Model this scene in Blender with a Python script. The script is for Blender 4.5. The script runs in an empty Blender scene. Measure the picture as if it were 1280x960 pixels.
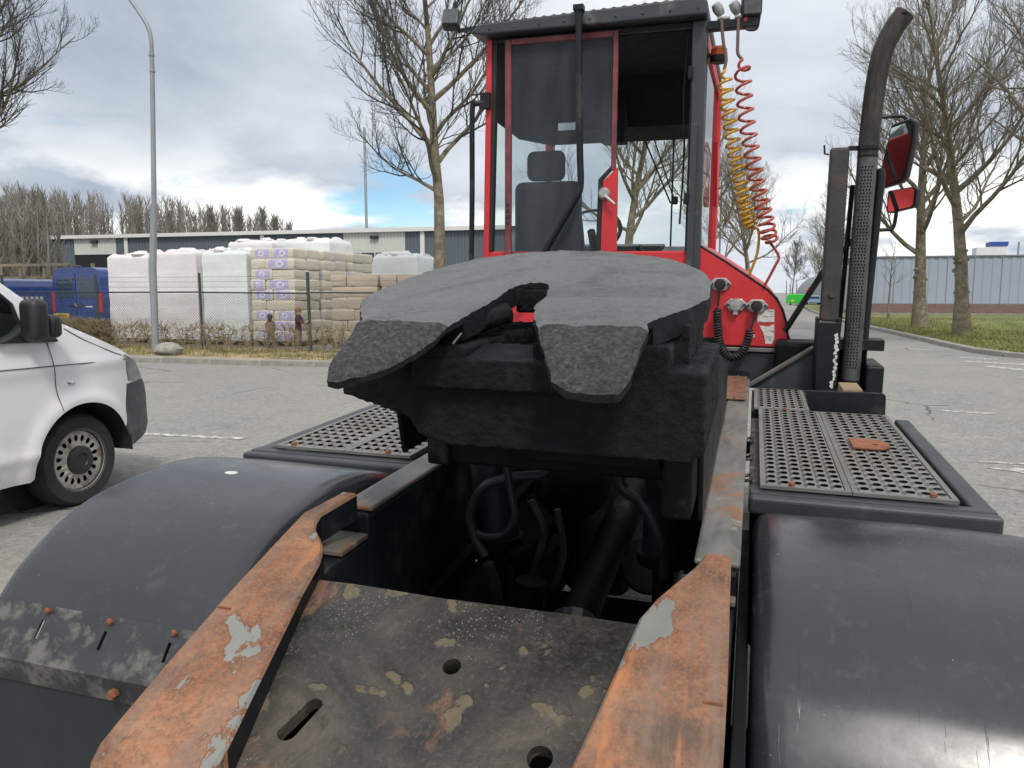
import bpy, bmesh, math, random
from mathutils import Vector, Matrix, Quaternion, noise as mnoise
R = math.radians
scene = bpy.context.scene
col = scene.collection

# ------------------------------------------------------------------ camera
CAM = Vector((0, 0, 1.5))
YAW, PITCH = 17.4, 6.83
cd = bpy.data.cameras.new('camera'); cam = bpy.data.objects.new('camera', cd); col.objects.link(cam)
cam.location = CAM; cam.rotation_euler = (R(90 - PITCH), 0, R(YAW))
cd.sensor_width = 36; cd.lens = 27.0; cd.clip_start = 0.05; cd.clip_end = 3000
scene.camera = cam

# ------------------------------------------------------------------ world, sun, exposure
SUN_DIR = Vector((0.30, -0.55, 0.78)).normalized()
world = bpy.data.worlds.new('World'); scene.world = world; world.use_nodes = True
def build_world():
    nt = world.node_tree; N = nt.nodes; L = nt.links; N.clear()
    def n(t, **k):
        x = N.new(t)
        for a, b in k.items(): setattr(x, a, b)
        return x
    def math_(op, a, b=None, c=None):
        m = n('ShaderNodeMath', operation=op)
        for i, q in enumerate((a, b, c)):
            if q is None: continue
            if isinstance(q, (int, float)): m.inputs[i].default_value = q
            else: L.new(q, m.inputs[i])
        return m.outputs[0]
    def ramp(fac, stops):
        r = n('ShaderNodeValToRGB'); e = r.color_ramp.elements
        while len(e) < len(stops): e.new(0.5)
        for q, (p, c) in zip(e, stops):
            q.position = p; q.color = (*c, 1) if len(c) == 3 else c
        L.new(fac, r.inputs[0]); return r.outputs[0]
    tc = n('ShaderNodeTexCoord'); sep = n('ShaderNodeSeparateXYZ'); L.new(tc.outputs['Generated'], sep.inputs[0])
    z = math_('MAXIMUM', sep.outputs[2], 0.0)
    den = math_('ADD', z, 0.30)
    cx = math_('DIVIDE', sep.outputs[0], den); cy = math_('DIVIDE', sep.outputs[1], den)
    cmb = n('ShaderNodeCombineXYZ'); L.new(cx, cmb.inputs[0]); L.new(cy, cmb.inputs[1]); cmb.inputs[2].default_value = 3.7
    def noise(scale, detail, rough, dist=0.0, off=(0, 0, 0)):
        mp = n('ShaderNodeMapping'); mp.inputs['Location'].default_value = off; L.new(cmb.outputs[0], mp.inputs[0])
        t = n('ShaderNodeTexNoise'); t.inputs['Scale'].default_value = scale; t.inputs['Detail'].default_value = detail
        t.inputs['Roughness'].default_value = rough; t.inputs['Distortion'].default_value = dist
        L.new(mp.outputs[0], t.inputs['Vector']); return t.outputs['Fac']
    big = noise(0.62, 4, 0.5, 0.3, (1.3, 0.4, 0))
    fine = noise(2.3, 9, 0.55, 0.35, (4.1, 2.2, 0))
    f = math_('ADD', math_('MULTIPLY', big, 0.62), math_('MULTIPLY', fine, 0.48))
    # a thin deck is lighter overhead, greyer lower down
    f = math_('ADD', f, math_('MULTIPLY', math_('SUBTRACT', z, 0.28), 0.38))
    def bank(d, inner, outer):
        v = n('ShaderNodeVectorMath', operation='DOT_PRODUCT'); L.new(tc.outputs['Generated'], v.inputs[0]); v.inputs[1].default_value = d
        a = math_('DIVIDE', math_('ARCCOSINE', math_('MINIMUM', v.outputs['Value'], 0.999999)), R(outer) * 1.25)
        return ramp(a, [(inner / outer / 1.25, (1, 1, 1)), (0.8, (0, 0, 0))])
    f = math_('SUBTRACT', f, math_('MULTIPLY', bank((-0.62, 0.75, 0.19), 2, 26), 0.08))     # heavier bank to the north-west
    f = math_('ADD', f, math_('MULTIPLY', bank((-0.25, 0.86, 0.45), 2, 26), 0.09))
    cloud = ramp(f, [(0.34, (2.9, 3.3, 3.95)), (0.50, (4.4, 4.75, 5.3)), (0.64, (5.8, 6.05, 6.4)), (0.80, (7.4, 7.5, 7.6))])
    # bright cumulus banks low over the horizon
    low = ramp(z, [(0.0, (1, 1, 1)), (0.10, (1, 1, 1)), (0.19, (0, 0, 0))])
    cum = ramp(noise(1.15, 7, 0.55, 0.1, (7.7, 1.0, 0)), [(0.50, (0, 0, 0)), (0.58, (1, 1, 1))])
    cumf = math_('MULTIPLY', low, cum)
    mixc = n('ShaderNodeMix', data_type='RGBA'); L.new(cumf, mixc.inputs['Factor']); L.new(cloud, mixc.inputs['A'])
    mixc.inputs['B'].default_value = (7.9, 8.0, 7.9, 1)
    sky = n('ShaderNodeTexSky', sky_type='NISHITA'); sky.sun_disc = False
    sky.sun_elevation = math.asin(SUN_DIR.z); sky.sun_rotation = math.atan2(SUN_DIR.x, SUN_DIR.y)
    sky.air_density = 1.0; sky.dust_density = 0.6
    gap = ramp(math_('ADD', math_('ADD', bank((-0.435, 0.893, 0.113), 0.8, 5.5), math_('MULTIPLY', bank((-0.48, 0.87, 0.09), 0.3, 4), 0.7)), math_('MULTIPLY', math_('SUBTRACT', noise(3.0, 7, 0.6, 0.3), 0.5), 2.2)), [(0.30, (0, 0, 0)), (0.62, (1, 1, 1))])
    gap2 = ramp(noise(0.95, 6, 0.5, 0.2, (2.35, 5.2, 0)), [(0.66, (0, 0, 0)), (0.72, (1, 1, 1))])
    gap = math_('MAXIMUM', gap, gap2)
    gapl = ramp(z, [(0.0, (.6, .6, .6)), (0.10, (1, 1, 1)), (0.24, (0.0, 0.0, 0.0))])
    mixs = n('ShaderNodeMix', data_type='RGBA'); L.new(math_('MULTIPLY', gap, gapl), mixs.inputs['Factor'])
    hs_ = n('ShaderNodeHueSaturation'); hs_.inputs['Saturation'].default_value = 1.5; hs_.inputs['Value'].default_value = 0.9; L.new(sky.outputs[0], hs_.inputs['Color'])
    L.new(mixc.outputs['Result'], mixs.inputs['A']); L.new(hs_.outputs[0], mixs.inputs['B'])
    bg = n('ShaderNodeBackground'); bg.inputs['Strength'].default_value = 0.1
    L.new(mixs.outputs['Result'], bg.inputs['Color'])
    out = n('ShaderNodeOutputWorld'); L.new(bg.outputs[0], out.inputs['Surface'])
build_world()
sd = bpy.data.lights.new('sun', 'SUN'); sd.energy = 1.5; sd.angle = R(12); sd.color = (1.0, 0.95, 0.88)
sun = bpy.data.objects.new('sun', sd); col.objects.link(sun)
sun.rotation_euler = SUN_DIR.to_track_quat('Z', 'Y').to_euler()
sun.location = (-10, -10, 20)
vs = scene.view_settings
vs.view_transform = 'Standard'; vs.look = 'None'; vs.gamma = 1.0; vs.use_curve_mapping = False; vs.exposure = 0.62

# ------------------------------------------------------------------ mesh helpers
class MB:
    def __init__(s): s.v = []; s.f = []; s.m = []
    def add(s, vs, fs, m=0):
        o = len(s.v); s.v += [tuple(q) for q in vs]; s.f += [[i + o for i in f] for f in fs]; s.m += [m] * len(fs); return s
    def box(s, x0, x1, y0, y1, z0, z1, m=0):
        v = [(x0, y0, z0), (x1, y0, z0), (x1, y1, z0), (x0, y1, z0), (x0, y0, z1), (x1, y0, z1), (x1, y1, z1), (x0, y1, z1)]
        return s.add(v, [(0, 3, 2, 1), (4, 5, 6, 7), (0, 1, 5, 4), (1, 2, 6, 5), (2, 3, 7, 6), (3, 0, 4, 7)], m)
    def obox(s, c, size, rot=None, m=0):
        a = MB().box(-size[0]/2, size[0]/2, -size[1]/2, size[1]/2, -size[2]/2, size[2]/2)
        M = rot or Matrix.Identity(3); c = Vector(c)
        return s.add([M @ Vector(q) + c for q in a.v], a.f, m)
    def bar(s, a, b, w, h, up=(0, 0, 1), m=0):
        a = Vector(a); b = Vector(b); d = (b - a); l = d.length; d.normalize()
        up = Vector(up); x = d.cross(up)
        if x.length < 1e-4: x = d.cross(Vector((1, 0, 0)))
        x.normalize(); u = x.cross(d)
        M = Matrix((x, d, u)).transposed()
        return s.obox((a + b) / 2, (w, l, h), M, m)
    def prism(s, pts, vec, m=0):
        n = len(pts); a = [Vector(p) for p in pts]; b = [p + Vector(vec) for p in a]
        return s.add(a + b, [list(range(n))[::-1], list(range(n, 2 * n))] + [(i, (i + 1) % n, n + (i + 1) % n, n + i) for i in range(n)], m)
    def tube(s, path, r, n=8, cap=True, m=0, flat=1.0):
        P = [Vector(p) for p in path]; k = len(P)
        rr = [r] * k if isinstance(r, (int, float)) else r
        T = [(P[min(i + 1, k - 1)] - P[max(i - 1, 0)]).normalized() for i in range(k)]
        up = Vector((0, 0, 1)) if abs(T[0].z) < 0.9 else Vector((1, 0, 0))
        u = T[0].cross(up).normalized(); vs = []
        for i in range(k):
            if i:
                q = T[i - 1].rotation_difference(T[i]); u = q @ u
            w = T[i].cross(u)
            for j in range(n):
                a = 2 * math.pi * j / n
                vs.append(P[i] + (u * math.cos(a) + w * math.sin(a) * flat) * rr[i])
        fs = [(i * n + j, i * n + (j + 1) % n, (i + 1) * n + (j + 1) % n, (i + 1) * n + j) for i in range(k - 1) for j in range(n)]
        if cap: fs += [list(range(n))[::-1], list(range((k - 1) * n, k * n))]
        return s.add(vs, fs, m)
    def lathe(s, prof, c, axis, n=32, m=0, closed=False):
        ax = Vector(axis).normalized(); c = Vector(c)
        u = ax.cross(Vector((0, 0, 1)) if abs(ax.z) < 0.9 else Vector((1, 0, 0))).normalized(); w = ax.cross(u)
        vs = [c + ax * h + (u * math.cos(2*math.pi*j/n) + w * math.sin(2*math.pi*j/n)) * r for r, h in prof for j in range(n)]
        k = len(prof)
        fs = [(i * n + j, i * n + (j + 1) % n, (i + 1) * n + (j + 1) % n, (i + 1) * n + j) for i in range(k - 1) for j in range(n)]
        if closed: fs += [((k-1) * n + j, (k-1) * n + (j + 1) % n, (j + 1) % n, j) for j in range(n)]
        return s.add(vs, fs, m)
    def ball(s, c, r3, nu=12, nv=8, m=0, jitter=0, seed=0):
        c = Vector(c); rnd = random.Random(seed); vs = [c + Vector((0, 0, -r3[2]))]
        for i in range(1, nv):
            a = -math.pi / 2 + math.pi * i / nv
            for j in range(nu):
                b = 2 * math.pi * j / nu; k = 1 + rnd.uniform(-jitter, jitter)
                vs.append(c + Vector((r3[0] * math.cos(a) * math.cos(b) * k, r3[1] * math.cos(a) * math.sin(b) * k, r3[2] * math.sin(a) * k)))
        vs.append(c + Vector((0, 0, r3[2]))); e = len(vs) - 1
        fs = [(0, 1 + (j + 1) % nu, 1 + j) for j in range(nu)] + [(e, e - nu + j, e - nu + (j + 1) % nu) for j in range(nu)]
        fs += [(1 + i*nu + j, 1 + i*nu + (j+1) % nu, 1 + (i+1)*nu + (j+1) % nu, 1 + (i+1)*nu + j) for i in range(nv - 2) for j in range(nu)]
        return s.add(vs, fs, m)
    def mesh(s, name, mats, smooth=False, ang=35):
        me = bpy.data.meshes.new(name); me.from_pydata(s.v, [], s.f); me.validate()
        for q in (mats if isinstance(mats, (list, tuple)) else [mats]): me.materials.append(q)
        if len(s.m) == len(me.polygons):
            me.polygons.foreach_set('material_index', s.m)
        bm = bmesh.new(); bm.from_mesh(me); bmesh.ops.recalc_face_normals(bm, faces=bm.faces); bm.to_mesh(me); bm.free()
        if smooth:
            me.polygons.foreach_set('use_smooth', [True] * len(me.polygons))
            me.set_sharp_from_angle(angle=R(ang))
        me.update(); return me
    def out(s, name, mats, parent=None, smooth=False, bevel=0, seg=2, off=None, ang=35):
        if off is not None: s.v = [(a - off[0], b - off[1], c - off[2]) for a, b, c in s.v]
        o = bpy.data.objects.new(name, s.mesh(name, mats, smooth, ang)); col.objects.link(o)
        if parent: o.parent = parent
        if bevel:
            b = o.modifiers.new('bevel', 'BEVEL'); b.width = bevel; b.segments = seg; b.limit_method = 'ANGLE'; b.angle_limit = R(40)
        return o
def copy_mesh_obj(name, me, parent=None, loc=(0, 0, 0), rz=0, sc=(1, 1, 1)):
    o = bpy.data.objects.new(name, me); col.objects.link(o); o.location = loc; o.rotation_euler = (0, 0, rz); o.scale = sc
    if parent: o.parent = parent
    return o
def empty(name, loc=(0, 0, 0), rz=0):
    o = bpy.data.objects.new(name, None); col.objects.link(o); o.location = loc; o.rotation_euler = (0, 0, rz); o.empty_display_size = 0.1; return o
def tag(o, label, cat, group=None):
    o['label'] = label; o['category'] = cat
    if group: o['group'] = group
    return o
def struct(o): o['kind'] = 'structure'; return o
def stuff(o): o['kind'] = 'stuff'; return o
def remesh(o, vox, disp=0.0, size=0.05, mid=0.5, name='lump'):
    r = o.modifiers.new('remesh', 'REMESH'); r.mode = 'VOXEL'; r.voxel_size = vox; r.use_smooth_shade = True
    sm = o.modifiers.new('soft', 'SMOOTH'); sm.iterations = 2; sm.factor = 0.5
    if disp:
        t = bpy.data.textures.new(name, 'CLOUDS'); t.noise_scale = size; t.noise_depth = 4
        d = o.modifiers.new('lumps', 'DISPLACE'); d.texture = t; d.strength = disp; d.mid_level = mid; d.texture_coords = 'LOCAL'
def spline(pts, n=8):
    P = [Vector(p) for p in pts]; out = []
    for i in range(len(P) - 1):
        a, b, c, d = P[max(i-1, 0)], P[i], P[i+1], P[min(i+2, len(P)-1)]
        for k in range(n):
            t = k / n
            out.append(0.5 * ((2*b) + (c-a)*t + (2*a-5*b+4*c-d)*t*t + (-a+3*b-3*c+d)*t**3))
    out.append(P[-1]); return out
def helix(path, rad, turns, n=14, ease=1.0):
    k = turns * n; P = [Vector(p) for p in path]; L = [0]
    for a, b in zip(P, P[1:]): L.append(L[-1] + (b - a).length)
    def at(t):
        s = t * L[-1]
        for i in range(len(P) - 1):
            if s <= L[i+1] or i == len(P) - 2:
                q = (s - L[i]) / max(L[i+1] - L[i], 1e-6); return P[i].lerp(P[i+1], q), (P[i+1] - P[i]).normalized()
    res = []
    for i in range(k + 1):
        p, t = at(1 - (1 - i / k) ** ease); u = t.cross(Vector((0.3, 1, 0.05))).normalized(); w = t.cross(u); a = 2 * math.pi * i / n
        e = min(1, i / n, (k - i) / n)
        res.append(p + (u * math.cos(a) + w * math.sin(a)) * rad * e)
    return res
def holed(outer, holes, name='p'):
    """flat polygon with holes, triangulated; 2D in, (verts, faces) out"""
    bm = bmesh.new(); ed = []
    for lp in [outer] + holes:
        vs = [bm.verts.new((x, y, 0)) for x, y in lp]
        for i in range(len(vs)): ed.append(bm.edges.new((vs[i], vs[(i+1) % len(vs)])))
    bmesh.ops.triangle_fill(bm, use_beauty=True, use_dissolve=False, edges=ed)
    bm.verts.index_update(); v = [(q.co.x, q.co.y) for q in bm.verts]; f = [[q.index for q in g.verts] for g in bm.faces]; bm.free(); return v, f
def circ(cx, cy, r, n=16, sx=1, ph=0): return [(cx + r*sx*math.cos(ph + 2*math.pi*i/n), cy + r*math.sin(ph + 2*math.pi*i/n)) for i in range(n)]

# ------------------------------------------------------------------ materials
class NT:
    def __init__(s, name):
        s.m = bpy.data.materials.new(name); s.m.use_nodes = True; s.t = s.m.node_tree; s.N = s.t.nodes; s.L = s.t.links
        s.b = s.N['Principled BSDF']; s.tc = s.N.new('ShaderNodeTexCoord'); s.src = s.tc.outputs['Object']
    def set(s, **k):
        for a, v in k.items(): s.b.inputs[a.replace('_', ' ')].default_value = v
    def map(s, scale=(1, 1, 1), loc=(0, 0, 0), rot=(0, 0, 0), src=None):
        m = s.N.new('ShaderNodeMapping'); m.inputs['Scale'].default_value = scale; m.inputs['Location'].default_value = loc; m.inputs['Rotation'].default_value = rot
        s.L.new(src or s.src, m.inputs[0]); return m.outputs[0]
    def noise(s, scale, detail=4, rough=0.55, dist=0, vec=None):
        t = s.N.new('ShaderNodeTexNoise'); s.L.new(vec or s.src, t.inputs['Vector'])
        for a, v in (('Scale', scale), ('Detail', detail), ('Roughness', rough), ('Distortion', dist)): t.inputs[a].default_value = v
        return t.outputs['Fac']
    def voro(s, scale, feature='F1', out='Distance', vec=None):
        t = s.N.new('ShaderNodeTexVoronoi'); t.feature = feature; s.L.new(vec or s.src, t.inputs['Vector']); t.inputs['Scale'].default_value = scale; return t.outputs[out]
    def ramp(s, fac, stops, interp='LINEAR'):
        r = s.N.new('ShaderNodeValToRGB'); r.color_ramp.interpolation = interp; e = r.color_ramp.elements
        while len(e) < len(stops): e.new(0.5)
        for q, (p, c) in zip(e, stops):
            q.position = p; c = (c, c, c) if isinstance(c, (int, float)) else c; q.color = (*c, 1)
        s.L.new(fac, r.inputs[0]); return r.outputs[0]
    def mix(s, fac, a, b, mode='MIX'):
        m = s.N.new('ShaderNodeMix'); m.data_type = 'RGBA'; m.blend_type = mode
        for key, q in (('Factor', fac), ('A', a), ('B', b)):
            if isinstance(q, (int, float)): 
                if key == 'Factor': m.inputs[0].default_value = q
                else: m.inputs[key].default_value = (q, q, q, 1)
            elif isinstance(q, tuple): m.inputs[key].default_value = (*q, 1)
            else: s.L.new(q, m.inputs[0] if key == 'Factor' else m.inputs[key])
        return m.outputs['Result']
    def math(s, op, a, b=0.0):
        m = s.N.new('ShaderNodeMath'); m.operation = op
        for i, q in enumerate((a, b)):
            if isinstance(q, (int, float)): m.inputs[i].default_value = q
            else: s.L.new(q, m.inputs[i])
        return m.outputs[0]
    def sep(s, vec=None):
        m = s.N.new('ShaderNodeSeparateXYZ'); s.L.new(vec or s.src, m.inputs[0]); return m.outputs
    def color(s, c): s.L.new(c, s.b.inputs['Base Color'])
    def rough(s, c): s.L.new(c, s.b.inputs['Roughness'])
    def bump(s, h, strength=0.3, dist=0.01):
        b = s.N.new('ShaderNodeBump'); b.inputs['Strength'].default_value = strength; b.inputs['Distance'].default_value = dist
        s.L.new(h, b.inputs['Height']); s.L.new(b.outputs[0], s.b.inputs['Normal'])
def simple(name, c, rough=0.5, metal=0.0, var=0.25, vscale=6, bump=0.0, bscale=60, dirt=None, dscale=3, coat=0, spec=0.5, dth=0.6):
    k = NT(name); k.set(Roughness=rough, Metallic=metal)
    k.b.inputs['Specular IOR Level'].default_value = spec
    c2 = tuple(q * (1 - var) for q in c)
    base = k.mix(k.ramp(k.noise(vscale, 6, 0.6), [(0.3, 0), (0.7, 1)]), c2, c)
    if dirt: base = k.mix(k.ramp(k.noise(dscale, 8, 0.65), [(dth - 0.06, 0), (dth + 0.06, 1)]), base, dirt)
    k.color(base)
    if coat: k.b.inputs['Coat Weight'].default_value = coat; k.b.inputs['Coat Roughness'].default_value = 0.08
    if bump: k.bump(k.noise(bscale, 5, 0.6), bump, 0.004)
    k.rough(k.ramp(k.noise(vscale * 2.3, 5), [(0.3, max(0.02, rough - 0.1)), (0.7, min(1, rough + 0.12))]))
    return k.m
M = {}
def make_materials():
    # asphalt: pale worn aggregate
    k = NT('asphalt'); k.set(Roughness=0.9)
    ag = k.ramp(k.voro(70, out='Color'), [(0.0, (0.07, 0.068, 0.064)), (0.5, (0.20, 0.19, 0.17)), (1.0, (0.46, 0.43, 0.38))])
    ag2 = k.ramp(k.voro(28, out='Color'), [(0.0, (0.08, 0.077, 0.072)), (0.5, (0.19, 0.18, 0.165)), (1.0, (0.40, 0.375, 0.33))])
    grain = k.ramp(k.noise(11, 6, 0.75), [(0.3, (0.12, 0.115, 0.105)), (0.7, (0.27, 0.255, 0.225))])
    c = k.mix(0.4, k.mix(0.5, ag, ag2), grain)
    c = k.mix(k.ramp(k.noise(0.30, 6, 0.6), [(0.35, 0), (0.7, 0.6)]), c, (0.29, 0.255, 0.20))
    c = k.mix(k.ramp(k.noise(1.1, 9, 0.72, 0.8), [(0.56, 0), (0.72, 0.55)]), c, (0.095, 0.09, 0.085))
    c = k.mix(k.ramp(k.noise(0.8, 7, 0.7, 0.5, k.map((1, 1, 1), (7, 3, 0))), [(0.60, 0), (0.66, 0.35)]), c, (0.34, 0.31, 0.26))
    wv = k.N.new('ShaderNodeMix'); wv.data_type = 'VECTOR'; wv.inputs[0].default_value = 0.12; nz = k.N.new('ShaderNodeTexNoise'); nz.inputs['Scale'].default_value = 3.0; k.L.new(k.src, nz.inputs['Vector']); k.L.new(k.src, wv.inputs['A']); k.L.new(nz.outputs['Color'], wv.inputs['B'])
    crack = k.math('MULTIPLY', k.ramp(k.voro(0.45, 'DISTANCE_TO_EDGE', 'Distance', wv.outputs['Result']), [(0.004, 1), (0.009, 0)]), k.ramp(k.noise(0.5, 3), [(0.48, 0), (0.56, 0.8)]))
    c = k.mix(crack, c, (0.045, 0.043, 0.04))
    c = k.mix(1.0, c, (1.06, 1.12, 1.20), 'MULTIPLY')
    k.color(c); k.bump(k.mix(0.5, k.voro(70), k.voro(28)), 0.6, 0.008); M['asphalt'] = k.m
    # worn road paint
    k = NT('road_paint'); k.set(Roughness=0.8)
    w = k.ramp(k.noise(14, 8, 0.75), [(0.46, 0), (0.58, 1)])
    k.color(k.mix(w, (0.22, 0.21, 0.19), k.mix(k.noise(40, 3), (0.55, 0.55, 0.53), (0.75, 0.75, 0.72)))); M['road_paint'] = k.m
    M['concrete'] = simple('kerb_concrete', (0.34, 0.325, 0.29), 0.9, var=0.35, vscale=3, bump=0.4, bscale=70, dirt=(0.17, 0.16, 0.13), dscale=1.6)
    M['yard'] = simple('yard_concrete', (0.25, 0.24, 0.22), 0.9, var=0.3, vscale=0.8, bump=0.2, bscale=30)
    M['paver'] = simple('paver_concrete', (0.22, 0.20, 0.175), 0.9, var=0.4, vscale=5, bump=0.4, bscale=80)
    k = NT('strip_soil'); k.set(Roughness=0.95)
    c = k.mix(k.ramp(k.noise(2.2, 6, 0.6), [(0.4, 0), (0.6, 1)]), (0.16, 0.125, 0.075), (0.42, 0.30, 0.18))
    c = k.mix(k.ramp(k.noise(9, 6, 0.7), [(0.5, 0), (0.66, 0.6)]), c, (0.12, 0.105, 0.05)); k.color(c); k.bump(k.noise(25, 6), 0.6, 0.03); M['soil'] = k.m
    k = NT('verge_grass'); k.set(Roughness=0.95)
    c = k.ramp(k.noise(0.8, 8, 0.7), [(0.3, (0.10, 0.125, 0.035)), (0.5, (0.185, 0.20, 0.06)), (0.7, (0.30, 0.26, 0.12))])
    c = k.mix(k.ramp(k.noise(12, 4, 0.7), [(0.35, 0), (0.7, 0.55)]), c, (0.045, 0.06, 0.018)); k.color(c); k.bump(k.noise(30, 5), 0.8, 0.05); M['grass'] = k.m
    k = NT('grass_blade'); k.set(Roughness=0.7)
    k.color(k.ramp(k.noise(1.2, 5, 0.7), [(0.3, (0.10, 0.135, 0.035)), (0.5, (0.20, 0.21, 0.06)), (0.7, (0.33, 0.28, 0.13))])); M['blade'] = k.m
    k = NT('ditch_water'); k.set(Roughness=0.08); k.b.inputs['Base Color'].default_value = (0.02, 0.025, 0.012, 1); k.bump(k.noise(4, 3), 0.15, 0.02); M['water'] = k.m
    # bark
    k = NT('bark'); k.set(Roughness=0.95)
    c = k.ramp(k.noise(5, 8, 0.7), [(0.3, (0.07, 0.06, 0.045)), (0.5, (0.20, 0.17, 0.12)), (0.7, (0.34, 0.29, 0.20))])
    c = k.mix(k.ramp(k.noise(2.0, 6, 0.6), [(0.5, 0), (0.66, 0.7)]), c, (0.13, 0.125, 0.045))
    k.color(c); k.bump(k.noise(26, 6, 0.7, 0, k.map((1, 1, 0.5))), 0.9, 0.04); M['bark'] = k.m
    M['twig'] = simple('twig_bark', (0.075, 0.068, 0.058), 0.9, var=0.4, vscale=2)
    M['twig_pale'] = simple('pale_twig_bark', (0.19, 0.17, 0.135), 0.9, var=0.4, vscale=2)
    M['wood_far'] = simple('far_wood_bark', (0.29, 0.265, 0.23), 0.95, var=0.5, vscale=0.35)
    M['hedge'] = simple('hedge_twig', (0.30, 0.245, 0.14), 0.9, var=0.5, vscale=4)
    M['dryleaf'] = simple('dry_leaf', (0.18, 0.12, 0.06), 0.8, var=0.5, vscale=8)
    # truck paints
    k = NT('red_paint'); k.set(Roughness=0.42)
    c = k.mix(k.noise(2.5, 5), (0.50, 0.022, 0.028), (0.60, 0.035, 0.04))
    c = k.mix(k.ramp(k.noise(7, 9, 0.7, 0.4), [(0.56, 0), (0.75, 0.55)]), c, (0.20, 0.03, 0.035))
    c = k.mix(k.ramp(k.noise(38, 4, 0.7), [(0.70, 0), (0.73, 0.8)]), c, (0.10, 0.035, 0.03)); k.color(c)
    k.rough(k.ramp(k.noise(5, 6), [(0.3, 0.3), (0.7, 0.6)])); M['red'] = k.m
    M['faded_red'] = simple('faded_red_paint', (0.24, 0.055, 0.07), 0.6, var=0.6, vscale=14)
    M['black'] = simple('black_chassis_paint', (0.012, 0.014, 0.018), 0.45, var=0.45, vscale=4, bump=0.25, bscale=50, dirt=(0.055, 0.053, 0.05), dscale=3.5, dth=0.62, spec=0.3)
    M['darkgrey'] = simple('dark_grey_paint', (0.045, 0.050, 0.057), 0.45, var=0.35, vscale=3, bump=0.1, dirt=(0.12, 0.118, 0.11), dscale=5, dth=0.66)
    M['shaded_soot'] = simple('shaded_sooty_underframe', (0.006, 0.0065, 0.008), 0.65, var=0.5, vscale=6, bump=0.5, bscale=40, dirt=(0.035, 0.032, 0.03), dscale=7, dth=0.66, spec=0.15)  # underframe black, lowered further to put the well's deep shade into the colour
    M['rubber'] = simple('rubber', (0.016, 0.016, 0.017), 0.6, var=0.4, vscale=8)
    M['hose'] = simple('hose_rubber', (0.030, 0.031, 0.034), 0.45, var=0.4, vscale=9)
    M['tyre'] = simple('tyre_rubber', (0.030, 0.029, 0.030), 0.85, var=0.4, vscale=9, bump=0.2)
    # worn rail steel
    k = NT('worn_rail_steel'); k.set(Roughness=0.5)
    c = k.mix(k.ramp(k.noise(3, 7, 0.6, 0.3, k.map((4, 1, 4))), [(0.35, 0), (0.65, 1)]), (0.065, 0.068, 0.07), (0.20, 0.197, 0.18))
    c = k.mix(k.ramp(k.noise(6, 8, 0.7), [(0.53, 0), (0.62, 0.85)]), c, (0.26, 0.12, 0.05))
    c = k.mix(k.ramp(k.noise(11, 6, 0.7), [(0.60, 0), (0.66, 0.8)]), c, (0.34, 0.27, 0.19)); k.color(c)
    k.rough(k.ramp(k.noise(7, 6), [(0.3, 0.32), (0.7, 0.65)])); k.bump(k.noise(30, 6), 0.3, 0.004); M['rail'] = k.m
    # rust with peeling paint
    k = NT('rusty_ramp'); k.set(Roughness=0.85)
    st = k.map((3, 1, 3))
    c = k.ramp(k.noise(4.5, 9, 0.7, 0.3), [(0.30, (0.06, 0.036, 0.027)), (0.42, (0.20, 0.085, 0.045)), (0.55, (0.32, 0.145, 0.075)), (0.70, (0.37, 0.22, 0.14))])
    c = k.mix(k.ramp(k.noise(60, 5, 0.75), [(0.45, 0), (0.62, 0.65)]), c, (0.13, 0.07, 0.045))
    c = k.mix(k.ramp(k.noise(170, 4, 0.75), [(0.50, 0), (0.64, 0.45)]), c, (0.42, 0.22, 0.13))
    c = k.mix(k.ramp(k.noise(2.2, 9, 0.75, 0.5, k.map((1, 1, 1), (5, 1, 0))), [(0.50, 0), (0.64, 0.8)]), c, (0.075, 0.062, 0.052))
    c = k.mix(k.ramp(k.noise(3.0, 9, 0.75, 0.4, k.map((7, 0.8, 2), (2, 4, 0))), [(0.46, 0), (0.62, 0.6)]), c, (0.20, 0.15, 0.12))
    hot = k.ramp(k.noise(2.6, 5, 0.6, 0.2, k.map((6, 1, 2), (3, 0, 0))), [(0.60, 0), (0.70, 0.8)])
    c = k.mix(hot, c, k.mix(k.noise(90, 3), (0.36, 0.12, 0.045), (0.50, 0.22, 0.095)))
    chip = k.noise(4.2, 9, 0.6, 0.35, k.map((2.0, 1, 1), (1.25, 0.6, 0)))
    pf = k.ramp(chip, [(0.585, 0), (0.595, 1)])
    c = k.mix(pf, c, k.mix(k.noise(12, 4), (0.155, 0.16, 0.15), (0.26, 0.255, 0.23))); 
    c = k.mix(k.math('MULTIPLY', k.ramp(chip, [(0.572, 0), (0.583, 1)]), k.ramp(chip, [(0.583, 1), (0.592, 0)])), c, (0.16, 0.06, 0.03))
    k.color(c); k.rough(k.mix(pf, 0.88, 0.45)); k.bump(k.mix(0.4, k.noise(70, 6, 0.7), k.ramp(chip, [(0.57, 0), (0.6, 1)])), 0.5, 0.005); M['rust'] = k.m
    # cross plate: dark worn paint, flaked tan primer, grit and grease
    k = NT('flaked_plate'); k.set(Roughness=0.55)
    c = k.ramp(k.noise(4.5, 10, 0.72, 0.6), [(0.34, (0.008, 0.008, 0.008)), (0.48, (0.027, 0.025, 0.022)), (0.60, (0.055, 0.047, 0.038)), (0.74, (0.12, 0.098, 0.075))])
    c = k.mix(k.ramp(k.noise(3.1, 10, 0.7, 0.8, k.map((1, 1, 1), (4, 7, 0))), [(0.54, 0), (0.62, 0.85)]), c, k.mix(k.noise(60, 5, 0.7), (0.10, 0.05, 0.03), (0.27, 0.135, 0.075)))
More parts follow.
